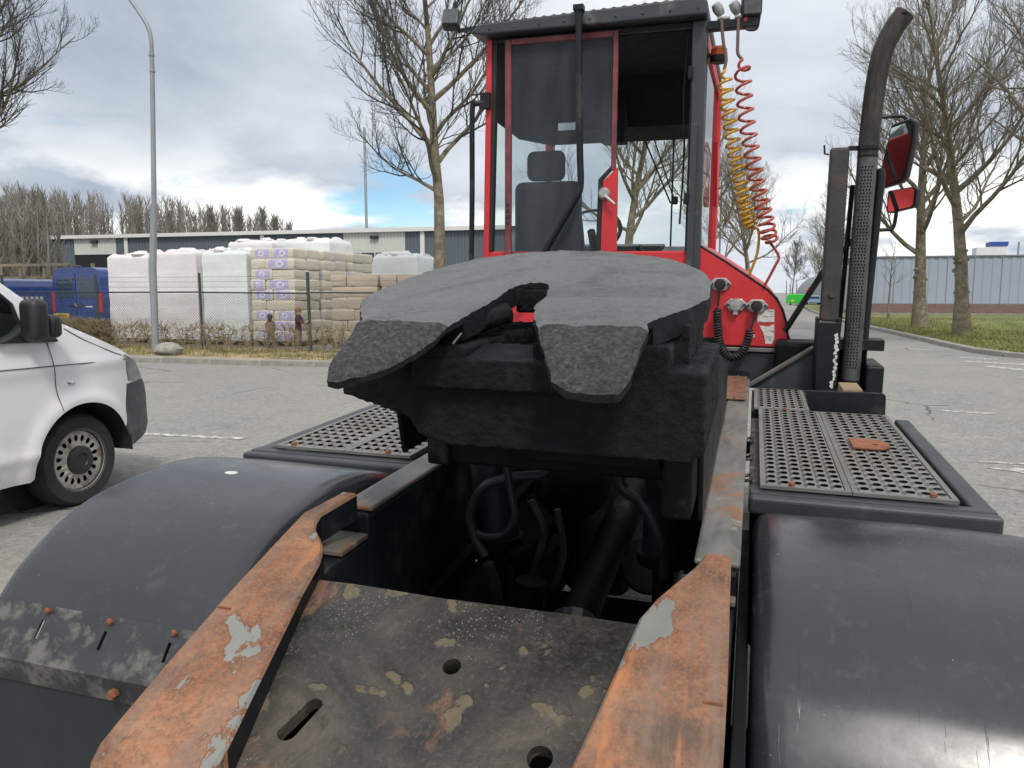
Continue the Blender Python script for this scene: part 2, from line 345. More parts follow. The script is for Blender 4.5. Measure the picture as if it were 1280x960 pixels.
    c = k.mix(k.ramp(k.noise(110, 5, 0.75), [(0.53, 0), (0.68, 0.4)]), c, (0.13, 0.12, 0.105))
    fl = k.noise(15, 3, 0.5, 0.15, k.map((1, 1, 1), (2, 3, 0))); ff = k.ramp(fl, [(0.645, 0), (0.67, 0.7)])
    c = k.mix(ff, c, k.mix(k.noise(45, 4), (0.09, 0.072, 0.042), (0.19, 0.15, 0.085)))
    grit = k.math('MULTIPLY', k.ramp(k.voro(150), [(0.10, 1), (0.22, 0)]), k.ramp(k.noise(3.4, 4, 0.6, 0, k.map((1, 1, 1), (9, 2, 0))), [(0.50, 0), (0.60, 1)]))
    c = k.mix(grit, c, (0.36, 0.34, 0.30))
    c = k.mix(k.ramp(k.noise(24, 8, 0.8, 0.6), [(0.54, 0), (0.66, 0.7)]), c, (0.012, 0.012, 0.012)); k.color(c)
    k.rough(k.ramp(k.noise(9, 8, 0.7), [(0.35, 0.18), (0.62, 0.75)])); k.bump(k.mix(0.5, k.noise(70, 8, 0.8), k.ramp(fl, [(0.63, 0), (0.66, 1)])), 0.6, 0.006); M['plate'] = k.m
    # fifth wheel: graphite coated bearing face, black grease elsewhere, shade painted into the wings
    k = NT('greased_bearing_face'); k.set(Roughness=0.62)
    c = k.mix(k.noise(2.4, 7, 0.6), (0.085, 0.088, 0.093), (0.145, 0.148, 0.153))
    c = k.mix(k.ramp(k.noise(55, 5, 0.7), [(0.56, 0), (0.66, 0.75)]), c, (0.04, 0.041, 0.043))
    c = k.mix(k.ramp(k.noise(7, 8, 0.65, 0.8, k.map((1, 3.5, 1), (0, 0, 0), (0, 0, 0.5))), [(0.63, 0), (0.68, 0.6)]), c, (0.045, 0.045, 0.047))
    c = k.mix(k.ramp(k.noise(5, 4, 0.6, 0, k.map((1, 1, 1), (3, 8, 1))), [(0.68, 0), (0.74, 0.25)]), c, (0.22, 0.13, 0.10)); k.color(c)
    sm_ = k.ramp(k.noise(3.2, 8, 0.7, 1.6, k.map((1, 1, 1), (6, 2, 0))), [(0.47, 0), (0.62, 1)]); c = k.mix(k.math('MULTIPLY', sm_, 0.6), c, (0.035, 0.036, 0.038)); c2_ = k.mix(k.ramp(k.noise(190, 4, 0.8), [(0.45, 0), (0.64, 0.5)]), c, (0.20, 0.202, 0.206)); k.color(c2_); k.bump(k.mix(0.6, k.noise(140, 7, 0.8), k.noise(30, 6, 0.7)), 1.0, 0.010); k.rough(k.mix(sm_, k.ramp(k.noise(14, 5), [(0.3, 0.45), (0.7, 0.7)]), 0.30)); M['bearing'] = k.m
    k = NT('shaded_grease_ramp'); k.set(Roughness=0.7)  # rough grey grease, darkened to paint in shade on the steeper wing slopes
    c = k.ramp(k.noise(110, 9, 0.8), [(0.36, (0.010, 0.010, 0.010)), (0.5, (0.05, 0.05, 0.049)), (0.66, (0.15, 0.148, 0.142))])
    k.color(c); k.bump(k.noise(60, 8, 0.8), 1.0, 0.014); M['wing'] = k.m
    k = NT('black_grease'); k.set(Roughness=0.42); k.b.inputs['Specular IOR Level'].default_value = 0.22
    k.color(k.ramp(k.noise(18, 8, 0.7), [(0.35, (0.004, 0.004, 0.005)), (0.6, (0.009, 0.0095, 0.012)), (0.8, (0.032, 0.032, 0.031))]))
    k.bump(k.noise(48, 7, 0.75), 0.9, 0.012); k.rough(k.ramp(k.noise(22, 5), [(0.3, 0.42), (0.7, 0.75)])); M['grease'] = k.m
    # plastic mudguard
    k = NT('mudguard_plastic'); k.set(Roughness=0.36)
    c = k.mix(k.noise(2.0, 6, 0.6), (0.018, 0.020, 0.026), (0.034, 0.037, 0.045))
    sc = k.ramp(k.noise(5, 4, 0.7, 0.25, k.map((16, 0.55, 0.7), (0, 0, 0), (0, 0, 0.12))), [(0.64, 0), (0.66, 0.75)])
    c = k.mix(sc, c, (0.02, 0.021, 0.025))
    c = k.mix(k.ramp(k.noise(16, 9, 0.75), [(0.56, 0), (0.80, 0.4)]), c, (0.12, 0.12, 0.12))
    c = k.mix(k.ramp(k.noise(45, 8, 0.8, 0.0, k.map((1, 0.25, 0.3))), [(0.58, 0), (0.74, 0.35)]), c, (0.10, 0.10, 0.105))
    c = k.mix(k.ramp(k.noise(120, 2, 0.5), [(0.76, 0), (0.78, 0.7)]), c, (0.3, 0.3, 0.3)); k.color(c)
    k.rough(k.ramp(k.noise(7, 9, 0.75), [(0.3, 0.16), (0.7, 0.36)])); k.bump(k.mix(0.35, k.noise(4, 5), sc), 0.16, 0.008); M['mudguard'] = k.m
    M['strip'] = simple('scuffed_steel_strip', (0.035, 0.037, 0.042), 0.5, var=0.5, vscale=9, bump=0.5, bscale=35, dirt=(0.115, 0.11, 0.10), dscale=16, dth=0.56)
    M['flap'] = simple('rubber_flap', (0.022, 0.026, 0.033), 0.55, var=0.3, vscale=6, bump=0.1)
    k = NT('grating_steel'); k.set(Roughness=0.45, Metallic=0.35)
    c = k.mix(k.noise(5, 7, 0.65), (0.10, 0.10, 0.098), (0.30, 0.295, 0.28))
    c = k.mix(k.ramp(k.noise(3, 8, 0.75), [(0.50, 0), (0.66, 0.7)]), c, (0.17, 0.135, 0.105)); k.color(c); M['grating'] = k.m
    M['rustplain'] = simple('plain_rust', (0.30, 0.115, 0.06), 0.85, var=0.5, vscale=25, bump=0.4, bscale=80)
    M['copper_rust'] = simple('polished_rust_plate', (0.36, 0.22, 0.14), 0.35, metal=0.5, var=0.5, vscale=12, bump=0.2)
    M['post_rust'] = simple('sooty_rust_post', (0.042, 0.041, 0.043), 0.6, var=0.4, vscale=6, bump=0.3, dirt=(0.10, 0.055, 0.042), dscale=4, dth=0.60)
    k = NT('burnt_pipe'); k.set(Roughness=0.7)
    c = k.mix(k.ramp(k.noise(7, 8, 0.7, 0.2, k.map((5, 5, 1))), [(0.42, 0), (0.68, 1)]), (0.013, 0.0125, 0.013), (0.062, 0.045, 0.036)); k.color(c); k.bump(k.noise(40, 5), 0.4, 0.004); M['pipe'] = k.m
    M['shield'] = simple('heat_shield_steel', (0.12, 0.12, 0.125), 0.5, metal=0.4, var=0.5, vscale=7, bump=0.15, dirt=(0.04, 0.04, 0.042), dscale=6, dth=0.58)
    M['flake_white'] = simple('flaked_white_paint', (0.62, 0.62, 0.60), 0.7, var=0.2)
    M['silver'] = simple('silver_casting', (0.50, 0.50, 0.49), 0.4, metal=0.5, var=0.4, vscale=30)
    M['chrome'] = simple('chrome', (0.75, 0.75, 0.76), 0.15, metal=1.0, var=0.1)
    M['white_paint'] = simple('white_gloss', (0.72, 0.72, 0.71), 0.4, var=0.1)
    k = NT('sticker_print'); k.set(Roughness=0.5)
    k.color(k.mix(k.ramp(k.noise(60, 3, 0.6, 0, k.map((0.5, 1, 2.4))), [(0.55, 0), (0.6, 0.75)]), (0.68, 0.66, 0.63), (0.16, 0.14, 0.14))); M['sticker'] = k.m
    M['yellow_hose'] = simple('yellow_air_hose', (0.62, 0.34, 0.03), 0.35, var=0.3, vscale=14)
    M['red_hose'] = simple('red_air_hose', (0.46, 0.085, 0.055), 0.35, var=0.35, vscale=14)
    M['brown_hose'] = simple('hose_strain_relief', (0.16, 0.10, 0.07), 0.5)
    M['orange'] = simple('beacon_lens', (0.75, 0.14, 0.03), 0.25, var=0.3, vscale=30)
    M['lens'] = simple('lamp_lens', (0.10, 0.105, 0.11), 0.15, var=0.4, vscale=40)
    M['fabric'] = simple('seat_fabric', (0.016, 0.017, 0.020), 0.9, var=0.3, vscale=20)
    M['liner'] = simple('cab_liner', (0.010, 0.011, 0.014), 0.85, var=0.3)
    M['dash'] = simple('dash_plastic', (0.14, 0.145, 0.145), 0.55, var=0.3, vscale=5)
    def glass(name, tint, haze=0.0, hazecol=(0.35, 0.36, 0.38), gl=0.5):
        k = NT(name); N, L = k.N, k.L; out = N['Material Output']
        tr = N.new('ShaderNodeBsdfTransparent'); tr.inputs[0].default_value = (*tint, 1)
        g = N.new('ShaderNodeBsdfGlossy'); g.inputs['Roughness'].default_value = 0.02; g.inputs[0].default_value = (gl*1.6, gl*1.6, gl*1.6, 1)
        fr = N.new('ShaderNodeLayerWeight'); fr.inputs['Blend'].default_value = 0.12
        m = N.new('ShaderNodeMixShader'); L.new(fr.outputs['Fresnel'], m.inputs[0]); L.new(tr.outputs[0], m.inputs[1]); L.new(g.outputs[0], m.inputs[2]); res = m.outputs[0]
        if haze:
            d = N.new('ShaderNodeBsdfDiffuse'); d.inputs[0].default_value = (*hazecol, 1)
            m2 = N.new('ShaderNodeMixShader'); L.new(k.ramp(k.noise(1.8, 6, 0.6, 0.2, k.map((2.5, 1, 0.6))), [(0.3, haze * 0.5), (0.75, haze * 1.4)]), m2.inputs[0]); L.new(res, m2.inputs[1]); L.new(d.outputs[0], m2.inputs[2]); res = m2.outputs[0]
        L.new(res, out.inputs['Surface']); return k.m
    M['glass'] = glass('clear_cab_glass', (0.86, 0.92, 0.90), 0.03)
    M['dusty_glass'] = glass('dusty_door_glass', (0.74, 0.80, 0.84), 0.13, (0.34, 0.38, 0.44))
    M['van_glass'] = glass('tinted_van_glass', (0.50, 0.60, 0.58), 0.02)
    k = NT('mirror_glass'); k.set(Metallic=1.0, Roughness=0.02); k.b.inputs['Base Color'].default_value = (0.75, 0.77, 0.78, 1); M['mirror'] = k.m
    # white van
    k = NT('white_van_paint'); k.set(Roughness=0.28); k.b.inputs['Coat Weight'].default_value = 0.4; k.b.inputs['Coat Roughness'].default_value = 0.05
    z = k.sep()[2]; c = k.mix(k.noise(1.4, 5), (0.74, 0.74, 0.76), (0.80, 0.80, 0.81))
    c = k.mix(k.math('MULTIPLY', k.ramp(k.noise(5, 8, 0.7), [(0.4, 0), (0.7, 0.7)]), k.ramp(z, [(0.3, 1), (0.75, 0)])), c, (0.42, 0.39, 0.35)); k.color(c); M['van_white'] = k.m
    M['bumper'] = simple('grey_bumper_plastic', (0.055, 0.060, 0.068), 0.55, var=0.2)
    M['black_plastic'] = simple('black_plastic', (0.022, 0.024, 0.026), 0.42, var=0.3)
    M['headlamp'] = simple('headlamp_lens', (0.34, 0.36, 0.37), 0.08, var=0.6, vscale=9, metal=0.3)
    M['steel_rim'] = simple('grey_steel_rim', (0.52, 0.50, 0.46), 0.5, metal=0.3, var=0.35, vscale=12, dirt=(0.18, 0.15, 0.12), dscale=9)
    M['gap'] = simple('panel_gap', (0.02, 0.02, 0.022), 0.8)
    M['blue'] = simple('blue_van_paint', (0.020, 0.055, 0.24), 0.28, var=0.3, vscale=2, coat=0.4)
    M['blue_glass'] = simple('dark_rear_glass', (0.04, 0.06, 0.10), 0.06, var=0.2)
    M['tail'] = simple('tail_lamp', (0.50, 0.02, 0.03), 0.25)
    M['plate_yellow'] = simple('yellow_number_plate', (0.80, 0.50, 0.03), 0.4, var=0.1)
    M['ink'] = simple('black_print', (0.02, 0.02, 0.02), 0.5)
    # yard goods
    k = NT('white_film'); k.set(Roughness=0.3); k.color(k.mix(k.noise(6, 6, 0.6), (0.70, 0.66, 0.665), (0.80, 0.765, 0.765))); k.bump(k.noise(9, 6, 0.65, 0.5, k.map((1, 1, 2.5))), 0.35, 0.03); M['film'] = k.m
    k = NT('clear_film_over_sacks'); k.set(Roughness=0.25); k.color(k.mix(k.noise(5, 6, 0.6), (0.62, 0.66, 0.66), (0.78, 0.81, 0.80))); k.bump(k.noise(9, 6, 0.65, 0.5, k.map((1, 1, 2.5))), 0.35, 0.03); M['film_green'] = k.m
    def bale(name, base, printed):
        k = NT(name); k.set(Roughness=0.45); k.src = k.tc.outputs['Generated']
        c = k.mix(k.noise(7, 6, 0.6), base, tuple(q * 0.8 for q in base))
        if printed:
            x, y, zz = k.sep()
            band = k.math('MULTIPLY', k.ramp(x, [(0.10, 0), (0.12, 1), (0.78, 1), (0.80, 0)]), k.ramp(zz, [(0.06, 0), (0.10, 1), (0.92, 1), (0.95, 0)]))
            c = k.mix(k.math('MULTIPLY', band, 0.85), c, k.mix(k.ramp(k.noise(16, 5, 0.6), [(0.5, 0), (0.56, 1)]), (0.36, 0.33, 0.62), (0.58, 0.54, 0.70)))
            dx = k.math('MULTIPLY', k.math('SUBTRACT', x, 0.5), 2.2); dz = k.math('SUBTRACT', zz, 0.5)
            d = k.math('SQRT', k.math('ADD', k.math('MULTIPLY', dx, dx), k.math('MULTIPLY', dz, dz)))
            c = k.mix(k.ramp(d, [(0.16, 0), (0.19, 1), (0.27, 1), (0.30, 0)]), c, (0.72, 0.70, 0.72))
        k.color(c); k.bump(k.noise(5, 6, 0.6, 0.4), 0.6, 0.04); return k.m
    M['bale_print'] = bale('printed_cream_sack', (0.68, 0.63, 0.51), True)
    M['bale_plain'] = bale('plain_cream_sack', (0.66, 0.61, 0.49), False)
    M['bale_brown'] = bale('brown_paper_sack', (0.52, 0.43, 0.34), False)
    M['pallet'] = simple('pallet_wood', (0.33, 0.25, 0.16), 0.9, var=0.4, vscale=8)
    M['timber'] = simple('weathered_timber', (0.34, 0.29, 0.21), 0.9, var=0.4, vscale=5)
    M['galv'] = simple('galvanised_lamp_post', (0.30, 0.325, 0.345), 0.5, metal=0.2, var=0.2, vscale=2)
    M['fence'] = simple('dark_green_fence_coating', (0.045, 0.06, 0.065), 0.5)
    M['wire'] = simple('galvanised_wire', (0.10, 0.115, 0.12), 0.5, metal=0.2)
    M['stone'] = simple('pale_boulder', (0.38, 0.37, 0.33), 0.9, var=0.5, vscale=9, bump=0.6, bscale=25)
    # buildings
    M['clad_dark'] = simple('slate_cladding', (0.105, 0.125, 0.150), 0.55, var=0.12, vscale=0.3)
    M['clad_white'] = simple('ivory_cladding', (0.56, 0.57, 0.53), 0.6, var=0.12, vscale=0.5)
    M['fascia'] = simple('white_fascia', (0.66, 0.66, 0.64), 0.6, var=0.12)
    M['roofing'] = simple('grey_roofing', (0.36, 0.36, 0.35), 0.8, var=0.15, vscale=0.2)
    M['dark_open'] = simple('dark_interior', (0.015, 0.016, 0.02), 0.9)
    M['pane'] = simple('building_pane', (0.05, 0.06, 0.07), 0.08)
    M['clad_blue'] = simple('pale_blue_cladding', (0.33, 0.375, 0.455), 0.5, var=0.1, vscale=0.4)
    k = NT('red_brown_brick'); k.set(Roughness=0.9)
    br = k.N.new('ShaderNodeTexBrick'); k.L.new(k.map((1, 1, 1), rot=(R(90), 0, 0)), br.inputs['Vector']); br.inputs['Scale'].default_value = 1.0
    br.inputs['Color1'].default_value = (0.155, 0.085, 0.07, 1); br.inputs['Color2'].default_value = (0.21, 0.125, 0.10, 1); br.inputs['Mortar'].default_value = (0.19, 0.16, 0.14, 1)
    br.inputs['Brick Width'].default_value = 0.22; br.inputs['Row Height'].default_value = 0.065; br.inputs['Mortar Size'].default_value = 0.008; k.color(br.outputs['Color']); M['brick'] = k.m
    M['hall_grey'] = simple('hall_sheet', (0.22, 0.235, 0.25), 0.6, var=0.15, vscale=0.3)
    M['hall_pale'] = simple('hall_render', (0.42, 0.44, 0.46), 0.8, var=0.12, vscale=0.4)
    M['green'] = simple('bright_green_paint', (0.03, 0.50, 0.05), 0.45, var=0.2)
    M['car_blue'] = simple('pale_blue_car', (0.22, 0.36, 0.52), 0.3, var=0.2)
    M['sign_red'] = simple('sign_red', (0.70, 0.05, 0.08), 0.5)
    M['unit_blue'] = simple('unit_blue', (0.03, 0.07, 0.34), 0.5)
    # people
    M['skin'] = simple('skin', (0.52, 0.33, 0.25), 0.6, var=0.1)
    M['maroon'] = simple('maroon_jacket', (0.085, 0.016, 0.030), 0.85, var=0.3, vscale=20)
    M['blond'] = simple('blond_hair', (0.42, 0.29, 0.15), 0.7, var=0.4, vscale=40)
    M['brown_hair'] = simple('brown_hair', (0.07, 0.042, 0.025), 0.7, var=0.4, vscale=40)
    M['brown_coat'] = simple('brown_coat', (0.30, 0.20, 0.165), 0.9, var=0.4, vscale=16)
    M['beige'] = simple('beige_trousers', (0.30, 0.25, 0.19), 0.9, var=0.3, vscale=14)
make_materials()

# ================================================================== SETTING
def interp(t, tab):
    if t <= tab[0][0]: return tab[0][1]
    for (a, x), (b, y) in zip(tab, tab[1:]):
        if t <= b: return x + (y - x) * (t - a) / (b - a)
    return tab[-1][1]
KX = [(18.0, 20.0), (18.3, 12.0), (19.0, 7.5), (20.1, 5.9), (21.1, 5.36), (24.3, 5.15), (29.2, 4.95), (33.8, 4.65), (45, 4.25), (68, 4.3), (95, 4.4)]
def dip(x, y):
    m = min(x - 8.2, 44 - y, y - 21, 60 - x); t = max(0, min(1, m / 2.2)); return -0.9 * t * t * (3 - 2 * t)
def frange(a, b, s):
    n = max(1, round((b - a) / s)); return [a + (b - a) * i / n for i in range(n + 1)]
def grid_sheet(name, xs, ys, zf, mat):
    b = MB(); n = len(xs)
    b.add([(x, y, zf(x, y)) for y in ys for x in xs], [(j*n+i, j*n+i+1, (j+1)*n+i+1, (j+1)*n+i) for j in range(len(ys)-1) for i in range(n-1)])
    return struct(b.out(name, mat, smooth=True))
xs = [-900, -300, -100, -40, -20, -10, 0, 4, 7] + frange(8.2, 14, 0.6) + [20, 30, 40, 50, 57, 58, 59, 60, 62, 100, 300, 900]
ys = [-300, -60, -20, -5, 0, 5, 10, 15, 20] + frange(21, 44, 0.9) + [46, 55, 70, 100, 160, 300, 700, 1500]
grid_sheet('ground', xs, ys, dip, M['asphalt'])
# grass verge behind the right-hand kerb, dipping into the ditch
ys = [18.0, 18.15, 18.3, 18.6, 19, 19.5] + frange(20.1, 24, 0.5) + frange(24.5, 46, 0.6) + [50, 54, 60, 68, 80, 95]
b = MB(); NC = 46
for y in ys:
    x0 = interp(y, KX) + 0.12
    for i in range(NC):
        t = i / (NC - 1); x = x0 + (70 - x0) * (0.55 * t ** 3 + 0.30 * t * t + 0.15 * t)
        b.v.append((x, y, dip(x, y) + 0.09))
for j in range(len(ys) - 1):
    for i in range(NC - 1): b.f.append((j*NC+i, j*NC+i+1, (j+1)*NC+i+1, (j+1)*NC+i)); b.m.append(0)
struct(b.out('grass_verge', M['grass'], smooth=True))
struct(MB().add([(8.2, 21, -0.34), (60, 21, -0.34), (60, 44, -0.34), (8.2, 44, -0.34)], [(0, 1, 2, 3)]).out('ditch_water', M['water']))
def blades(name, n, place, hmin, hmax, seed, mat, w=0.012):
    rnd = random.Random(seed); b = MB()
    for _ in range(n):
        x, y, z = place(rnd); h = rnd.uniform(hmin, hmax); a = rnd.uniform(0, 6.28); dx, dy = math.cos(a)*w, math.sin(a)*w
        lx, ly = rnd.uniform(-.5, .5)*h, rnd.uniform(-.5, .5)*h
        b.add([(x-dx, y-dy, z), (x+dx, y+dy, z), (x+lx, y+ly, z+h)], [(0, 1, 2)])
    return stuff(b.out(name, mat))
def vp(rnd):
    y = 19.3 + 27 * rnd.random() ** 1.5; x = interp(y, KX) + 0.25 + rnd.random() ** 1.4 * 11
    while -0.5 < dip(x, y) + .09 < -0.3: x = interp(y, KX) + 0.25 + rnd.random() * 3
    return x, y, max(dip(x, y), -0.42) + 0.085
blades('verge_grass_blades', 26000, vp, 0.04, 0.13, 3, M['blade'], 0.018)
# kerb stones, right
def kerb(name, pts, step, mat):
    root = struct(empty(name))
    P = [Vector((x, y, 0)) for x, y in pts]; L = [0]
    for a, c in zip(P, P[1:]): L.append(L[-1] + (c - a).length)
    me = MB().box(-step/2 + 0.008, step/2 - 0.008, -0.11, 0.11, -0.05, 0.12).mesh('kerb_stone', mat)
    rnd = random.Random(5); k = int(L[-1] / step)
    def at(s):
        for i in range(len(P) - 1):
            if s <= L[i+1]: return P[i].lerp(P[i+1], (s - L[i]) / (L[i+1] - L[i]))
        return P[-1]
    for i in range(k):
        a, c = at(i * step), at((i + 1) * step); d = c - a
        o = copy_mesh_obj('kerb_stone', me, root, (a + c) / 2 + Vector((0, 0, rnd.uniform(-.008, .004))), math.atan2(d.y, d.x) + rnd.uniform(-.006, .006), (min(1.03, d.length / step + 0.01), 1, 1))
        bv = o.modifiers.new('bevel', 'BEVEL'); bv.width = 0.02; bv.segments = 2
    return root
kerb('kerb', [(x, y) for y, x in KX if y < 70], 1.0, M['concrete'])
kerb('kerb', [(-30, 13.35), (-14, 13.42), (-9.5, 13.55), (-8, 13.7), (-5.0, 13.85), (-4.0, 14.15), (-3.4, 14.9), (-3.2, 17), (-3.2, 60)], 1.2, M['concrete'])
# planting strip and the yard behind it
def sheet(name, pts, z, mat): return struct(MB().add([(x, y, z) for x, y in pts], [list(range(len(pts)))]).out(name, mat))
b = MB(); xs = frange(-30, -3.4, 0.4); tab = [(-30, 13.4), (-14, 13.47), (-9.5, 13.6), (-8, 13.75), (-5.0, 13.95), (-4.0, 14.25), (-3.4, 15.0)]; NR = 7
for x in xs:
    y0 = interp(x, tab)
    for j in range(NR):
        y = y0 + (16.6 - y0) * j / (NR - 1); b.v.append((x, y, 0.095 + (0.05 * mnoise.noise(Vector((x, y, 0))) if 0 < j < NR - 1 else 0)))
for i in range(len(xs) - 1):
    for j in range(NR - 1): b.f.append((i*NR+j, (i+1)*NR+j, (i+1)*NR+j+1, i*NR+j+1)); b.m.append(0)
struct(b.out('planting_strip', M['soil'], smooth=True))
sheet('yard', [(-80, 16.6), (-3.25, 16.6), (-3.25, 64), (-80, 64)], 0.094, M['yard'])
blades('dry_strip_grass', 3500, lambda r: (r.uniform(-17, -6), r.uniform(14.0, 16.3), 0.09), 0.03, 0.11, 8, M['blade'], 0.012)
# painted marks
def mark(x0, y0, x1, y1, w, z=0.004):
    a = Vector((x0, y0, z)); c = Vector((x1, y1, z)); d = (c - a).normalized(); p = Vector((-d.y, d.x, 0)) * w / 2
    o = MB().add([a - p, c - p, c + p, a + p], [(0, 1, 2, 3)]).out('road_marking', M['road_paint']); return struct(o)
mark(-6.35, 6.5, -4.95, 6.6, 0.11); mark(2.3, 10.86, 2.9, 10.76, 0.12)
mark(4.55, 19.9, 5.25, 19.65, 0.28); mark(4.55, 17.75, 5.35, 16.7, 0.32); mark(3.95, 22.6, 4.5, 22.2, 0.22); mark(4.4, 18.9, 5.5, 18.3, 0.3)
struct(MB().add([(1.93, 7.38, .004), (2.15, 7.28, .004), (2.5, 7.0, .004), (3.1, 6.9, .004), (3.1, 7.35, .004), (2.5, 7.5, .004)], [(0, 1, 2, 3, 4, 5)]).out('road_marking', M['road_paint']))
mark(1.95, 7.62, 3.0, 7.72, 0.07)
# concrete pavers under the tractor
pv = struct(empty('paving', (-0.5, 4.4, 0))); rnd = random.Random(2)
me = MB().box(-.101, .101, -.049, .049, -.05, .02).mesh('paver', M['paver'])
for j in range(18):
    for i in range(7):
        x = -0.62 + i * 0.21 + (0.105 if j % 2 else 0); o = copy_mesh_obj('paver', me, pv, (x, -0.95 + j * 0.106, rnd.uniform(-.003, .003)))
        bv = o.modifiers.new('bevel', 'BEVEL'); bv.width = 0.006

# ------------------------------------------------------------------ bare trees
def rand_perp(d, rnd):
    v = Vector((rnd.gauss(0, 1), rnd.gauss(0, 1), rnd.gauss(0, 1))); v -= d * v.dot(d); return v.normalized()
def bare_tree(seed, height, trunk_r, fork, counts, spread=0.9, knobs=True, elev=(28, 52, 22), lowdroop=0.0):
    """tapered trunk with limbs, and a crown of ever finer twigs"""
    rnd = random.Random(seed); trunk = MB(); crown = MB()
    def branch(p, d, length, r0, level):
        nseg = (9, 7, 6, 4, 3)[min(level, 4)]; pts = [p.copy()]; dd = d.copy(); step = length / nseg
        for i in range(nseg):
            wob = (0.05, 0.13, 0.18, 0.22, 0.25)[min(level, 4)]
            up = (0.0, 0.11, 0.12, 0.13, 0.14)[min(level, 4)]
            dd = (dd + rand_perp(dd, rnd) * wob * rnd.random() * 1.6 + Vector((0, 0, up if not (level == 1 and i < 2) else -lowdroop * 0.1))).normalized()
            pts.append(pts[-1] + dd * step)
        end = (0.10, 0.16, 0.22, 0.35, 0.45)[min(level, 4)]
        rr = [r0 * (1 - (1 - end) * (i / nseg) ** 0.85) for i in range(nseg + 1)]
        if level == 0:
            rr[0] *= 1.35
            trunk.tube(pts, rr, 12)
            if knobs:
                for _ in range(26):
                    t = rnd.uniform(0.02, fork * 0.9); i = int(t * nseg); q = pts[i].lerp(pts[i+1], t * nseg - i); a = rnd.uniform(0, 6.28)
                    q = q + Vector((math.cos(a), math.sin(a), 0)) * r0 * 0.80; s = r0 * rnd.uniform(0.18, 0.36); trunk.ball(q, (s, s, s * 0.9), 6, 4)
        elif level == 1: trunk.tube(pts, rr, 7)
        else: (trunk if level == 2 and r0 > 0.03 else crown).tube(pts, rr, (5, 5, 4, 3, 3)[level], cap=False)
        if level >= 4: return
        n = counts[level]; lo = fork if level == 0 else 0.18
        for k in range(n):
            t = lo + (0.97 - lo) * ((k + rnd.random() * 0.8) / n) ** (0.9 if level == 0 else 1.0)
            i = min(nseg - 1, int(t * nseg)); q = pts[i].lerp(pts[i+1], t * nseg - i); tang = (pts[i+1] - pts[i]).normalized(); r = rr[i]
            if level == 0:
                az = k * 2.4 + rnd.uniform(-.4, .4); el = R(rnd.uniform(elev[0], elev[1]) + elev[2] * (t - lo))
                nd = Vector((math.cos(az) * math.cos(el), math.sin(az) * math.cos(el), math.sin(el)))
                ln = height * spread * (0.52 - 0.34 * (t - lo) / (1 - lo)) * rnd.uniform(0.8, 1.15); nr = min(r * 0.62, trunk_r * 0.42) * rnd.uniform(0.75, 1.1)
            else:
                nd = (tang + rand_perp(tang, rnd) * rnd.uniform(0.55, 1.0) + Vector((0, 0, 0.12))).normalized()
                ln = length * (0.50, 0.50, 0.48, 0.5)[level] * (1.15 - 0.6 * t) * rnd.uniform(0.7, 1.3); nr = max(r * 0.55, 0.0036)
            branch(q, nd, max(ln, 0.12), nr, level + 1)
    branch(Vector((0, 0, -0.05)), Vector((rnd.uniform(-.03, .03), rnd.uniform(-.03, .03), 1)).normalized(), height, trunk_r, 0)
    return trunk, crown
def tree_meshes(seed, twig, **k):
    t, c = bare_tree(seed, **k); return t.mesh('trunk', M['bark'], True), c.mesh('crown', twig)
def plant_tree(name, meshes, loc, rz, sc, label, group=None):
    r = tag(empty(name, loc, rz), label, 'tree', group); r.scale = (sc, sc, sc)
    copy_mesh_obj('trunk', meshes[0], r); copy_mesh_obj('crown', meshes[1], r); return r
TA = tree_meshes(11, M['twig'], height=10.5, trunk_r=0.17, fork=0.33, counts=(27, 12, 9, 5), spread=0.72, knobs=False, elev=(24, 50, 30))
TB = tree_meshes(23, M['twig_pale'], height=11.5, trunk_r=0.26, fork=0.24, counts=(20, 11, 8, 5), spread=0.84)
TC = tree_meshes(37, M['twig_pale'], height=11.0, trunk_r=0.24, fork=0.28, counts=(21, 11, 8, 5), spread=0.92, elev=(18, 48, 30))
TS = tree_meshes(5, M['twig_pale'], height=4.0, trunk_r=0.07, fork=0.4, counts=(14, 6, 3, 0), spread=0.6, knobs=False)
plant_tree('bare_tree', TA, (-6.75, 16.0, 0.09), 2.6, 1.0, 'slender bare tree on the planting strip behind the cab, slate warehouse wall behind it')
plant_tree('bare_tree', TA, (-20.0, 15.6, 0.09), 4.0, 1.25, 'bare tree reaching over the parked blue vans, only its spreading branches in view')
plant_tree('bare_tree', TC, (-6.4, 40, 0.09), 1.1, 1.25, 'bare tree with forked trunk seen through the cab windscreen')
plant_tree('bare_tree', TB, (-2.6, 46, 0.0), 0.2, 0.95, 'bare tree behind the coiled yellow and red air hoses, nearer the cab')
plant_tree('bare_tree', TC, (-0.3, 54, 0.0), 4.4, 0.95, 'bare tree behind the hoses, beyond the sloping edge of the red cowl')
plant_tree('bare_tree', TB, (6.25, 33.6, 0.07), 2.9, 1.0, 'knobbly bare tree on the grass verge beside the thin sapling')
plant_tree('bare_tree', TC, (6.6, 28.7, 0.07), 5.2, 1.02, 'knobbly bare tree on the grass verge at the edge of the ditch, trunk forking low')
plant_tree('bare_tree', TB, (8.1, 23.0, 0.05), 1.0, 1.0, 'bare tree beside the ditch with its trunk out of view and twigs overhanging')
plant_tree('sapling', TS, (6.55, 43.2, 0.07), 0, 1.0, 'thin young sapling with pale stem on the verge before the pale blue wall')
plant_tree('bare_tree', TB, (5.7, 62, 0.07), 3.3, 0.75, 'small bare tree far along the verge behind the exhaust post')
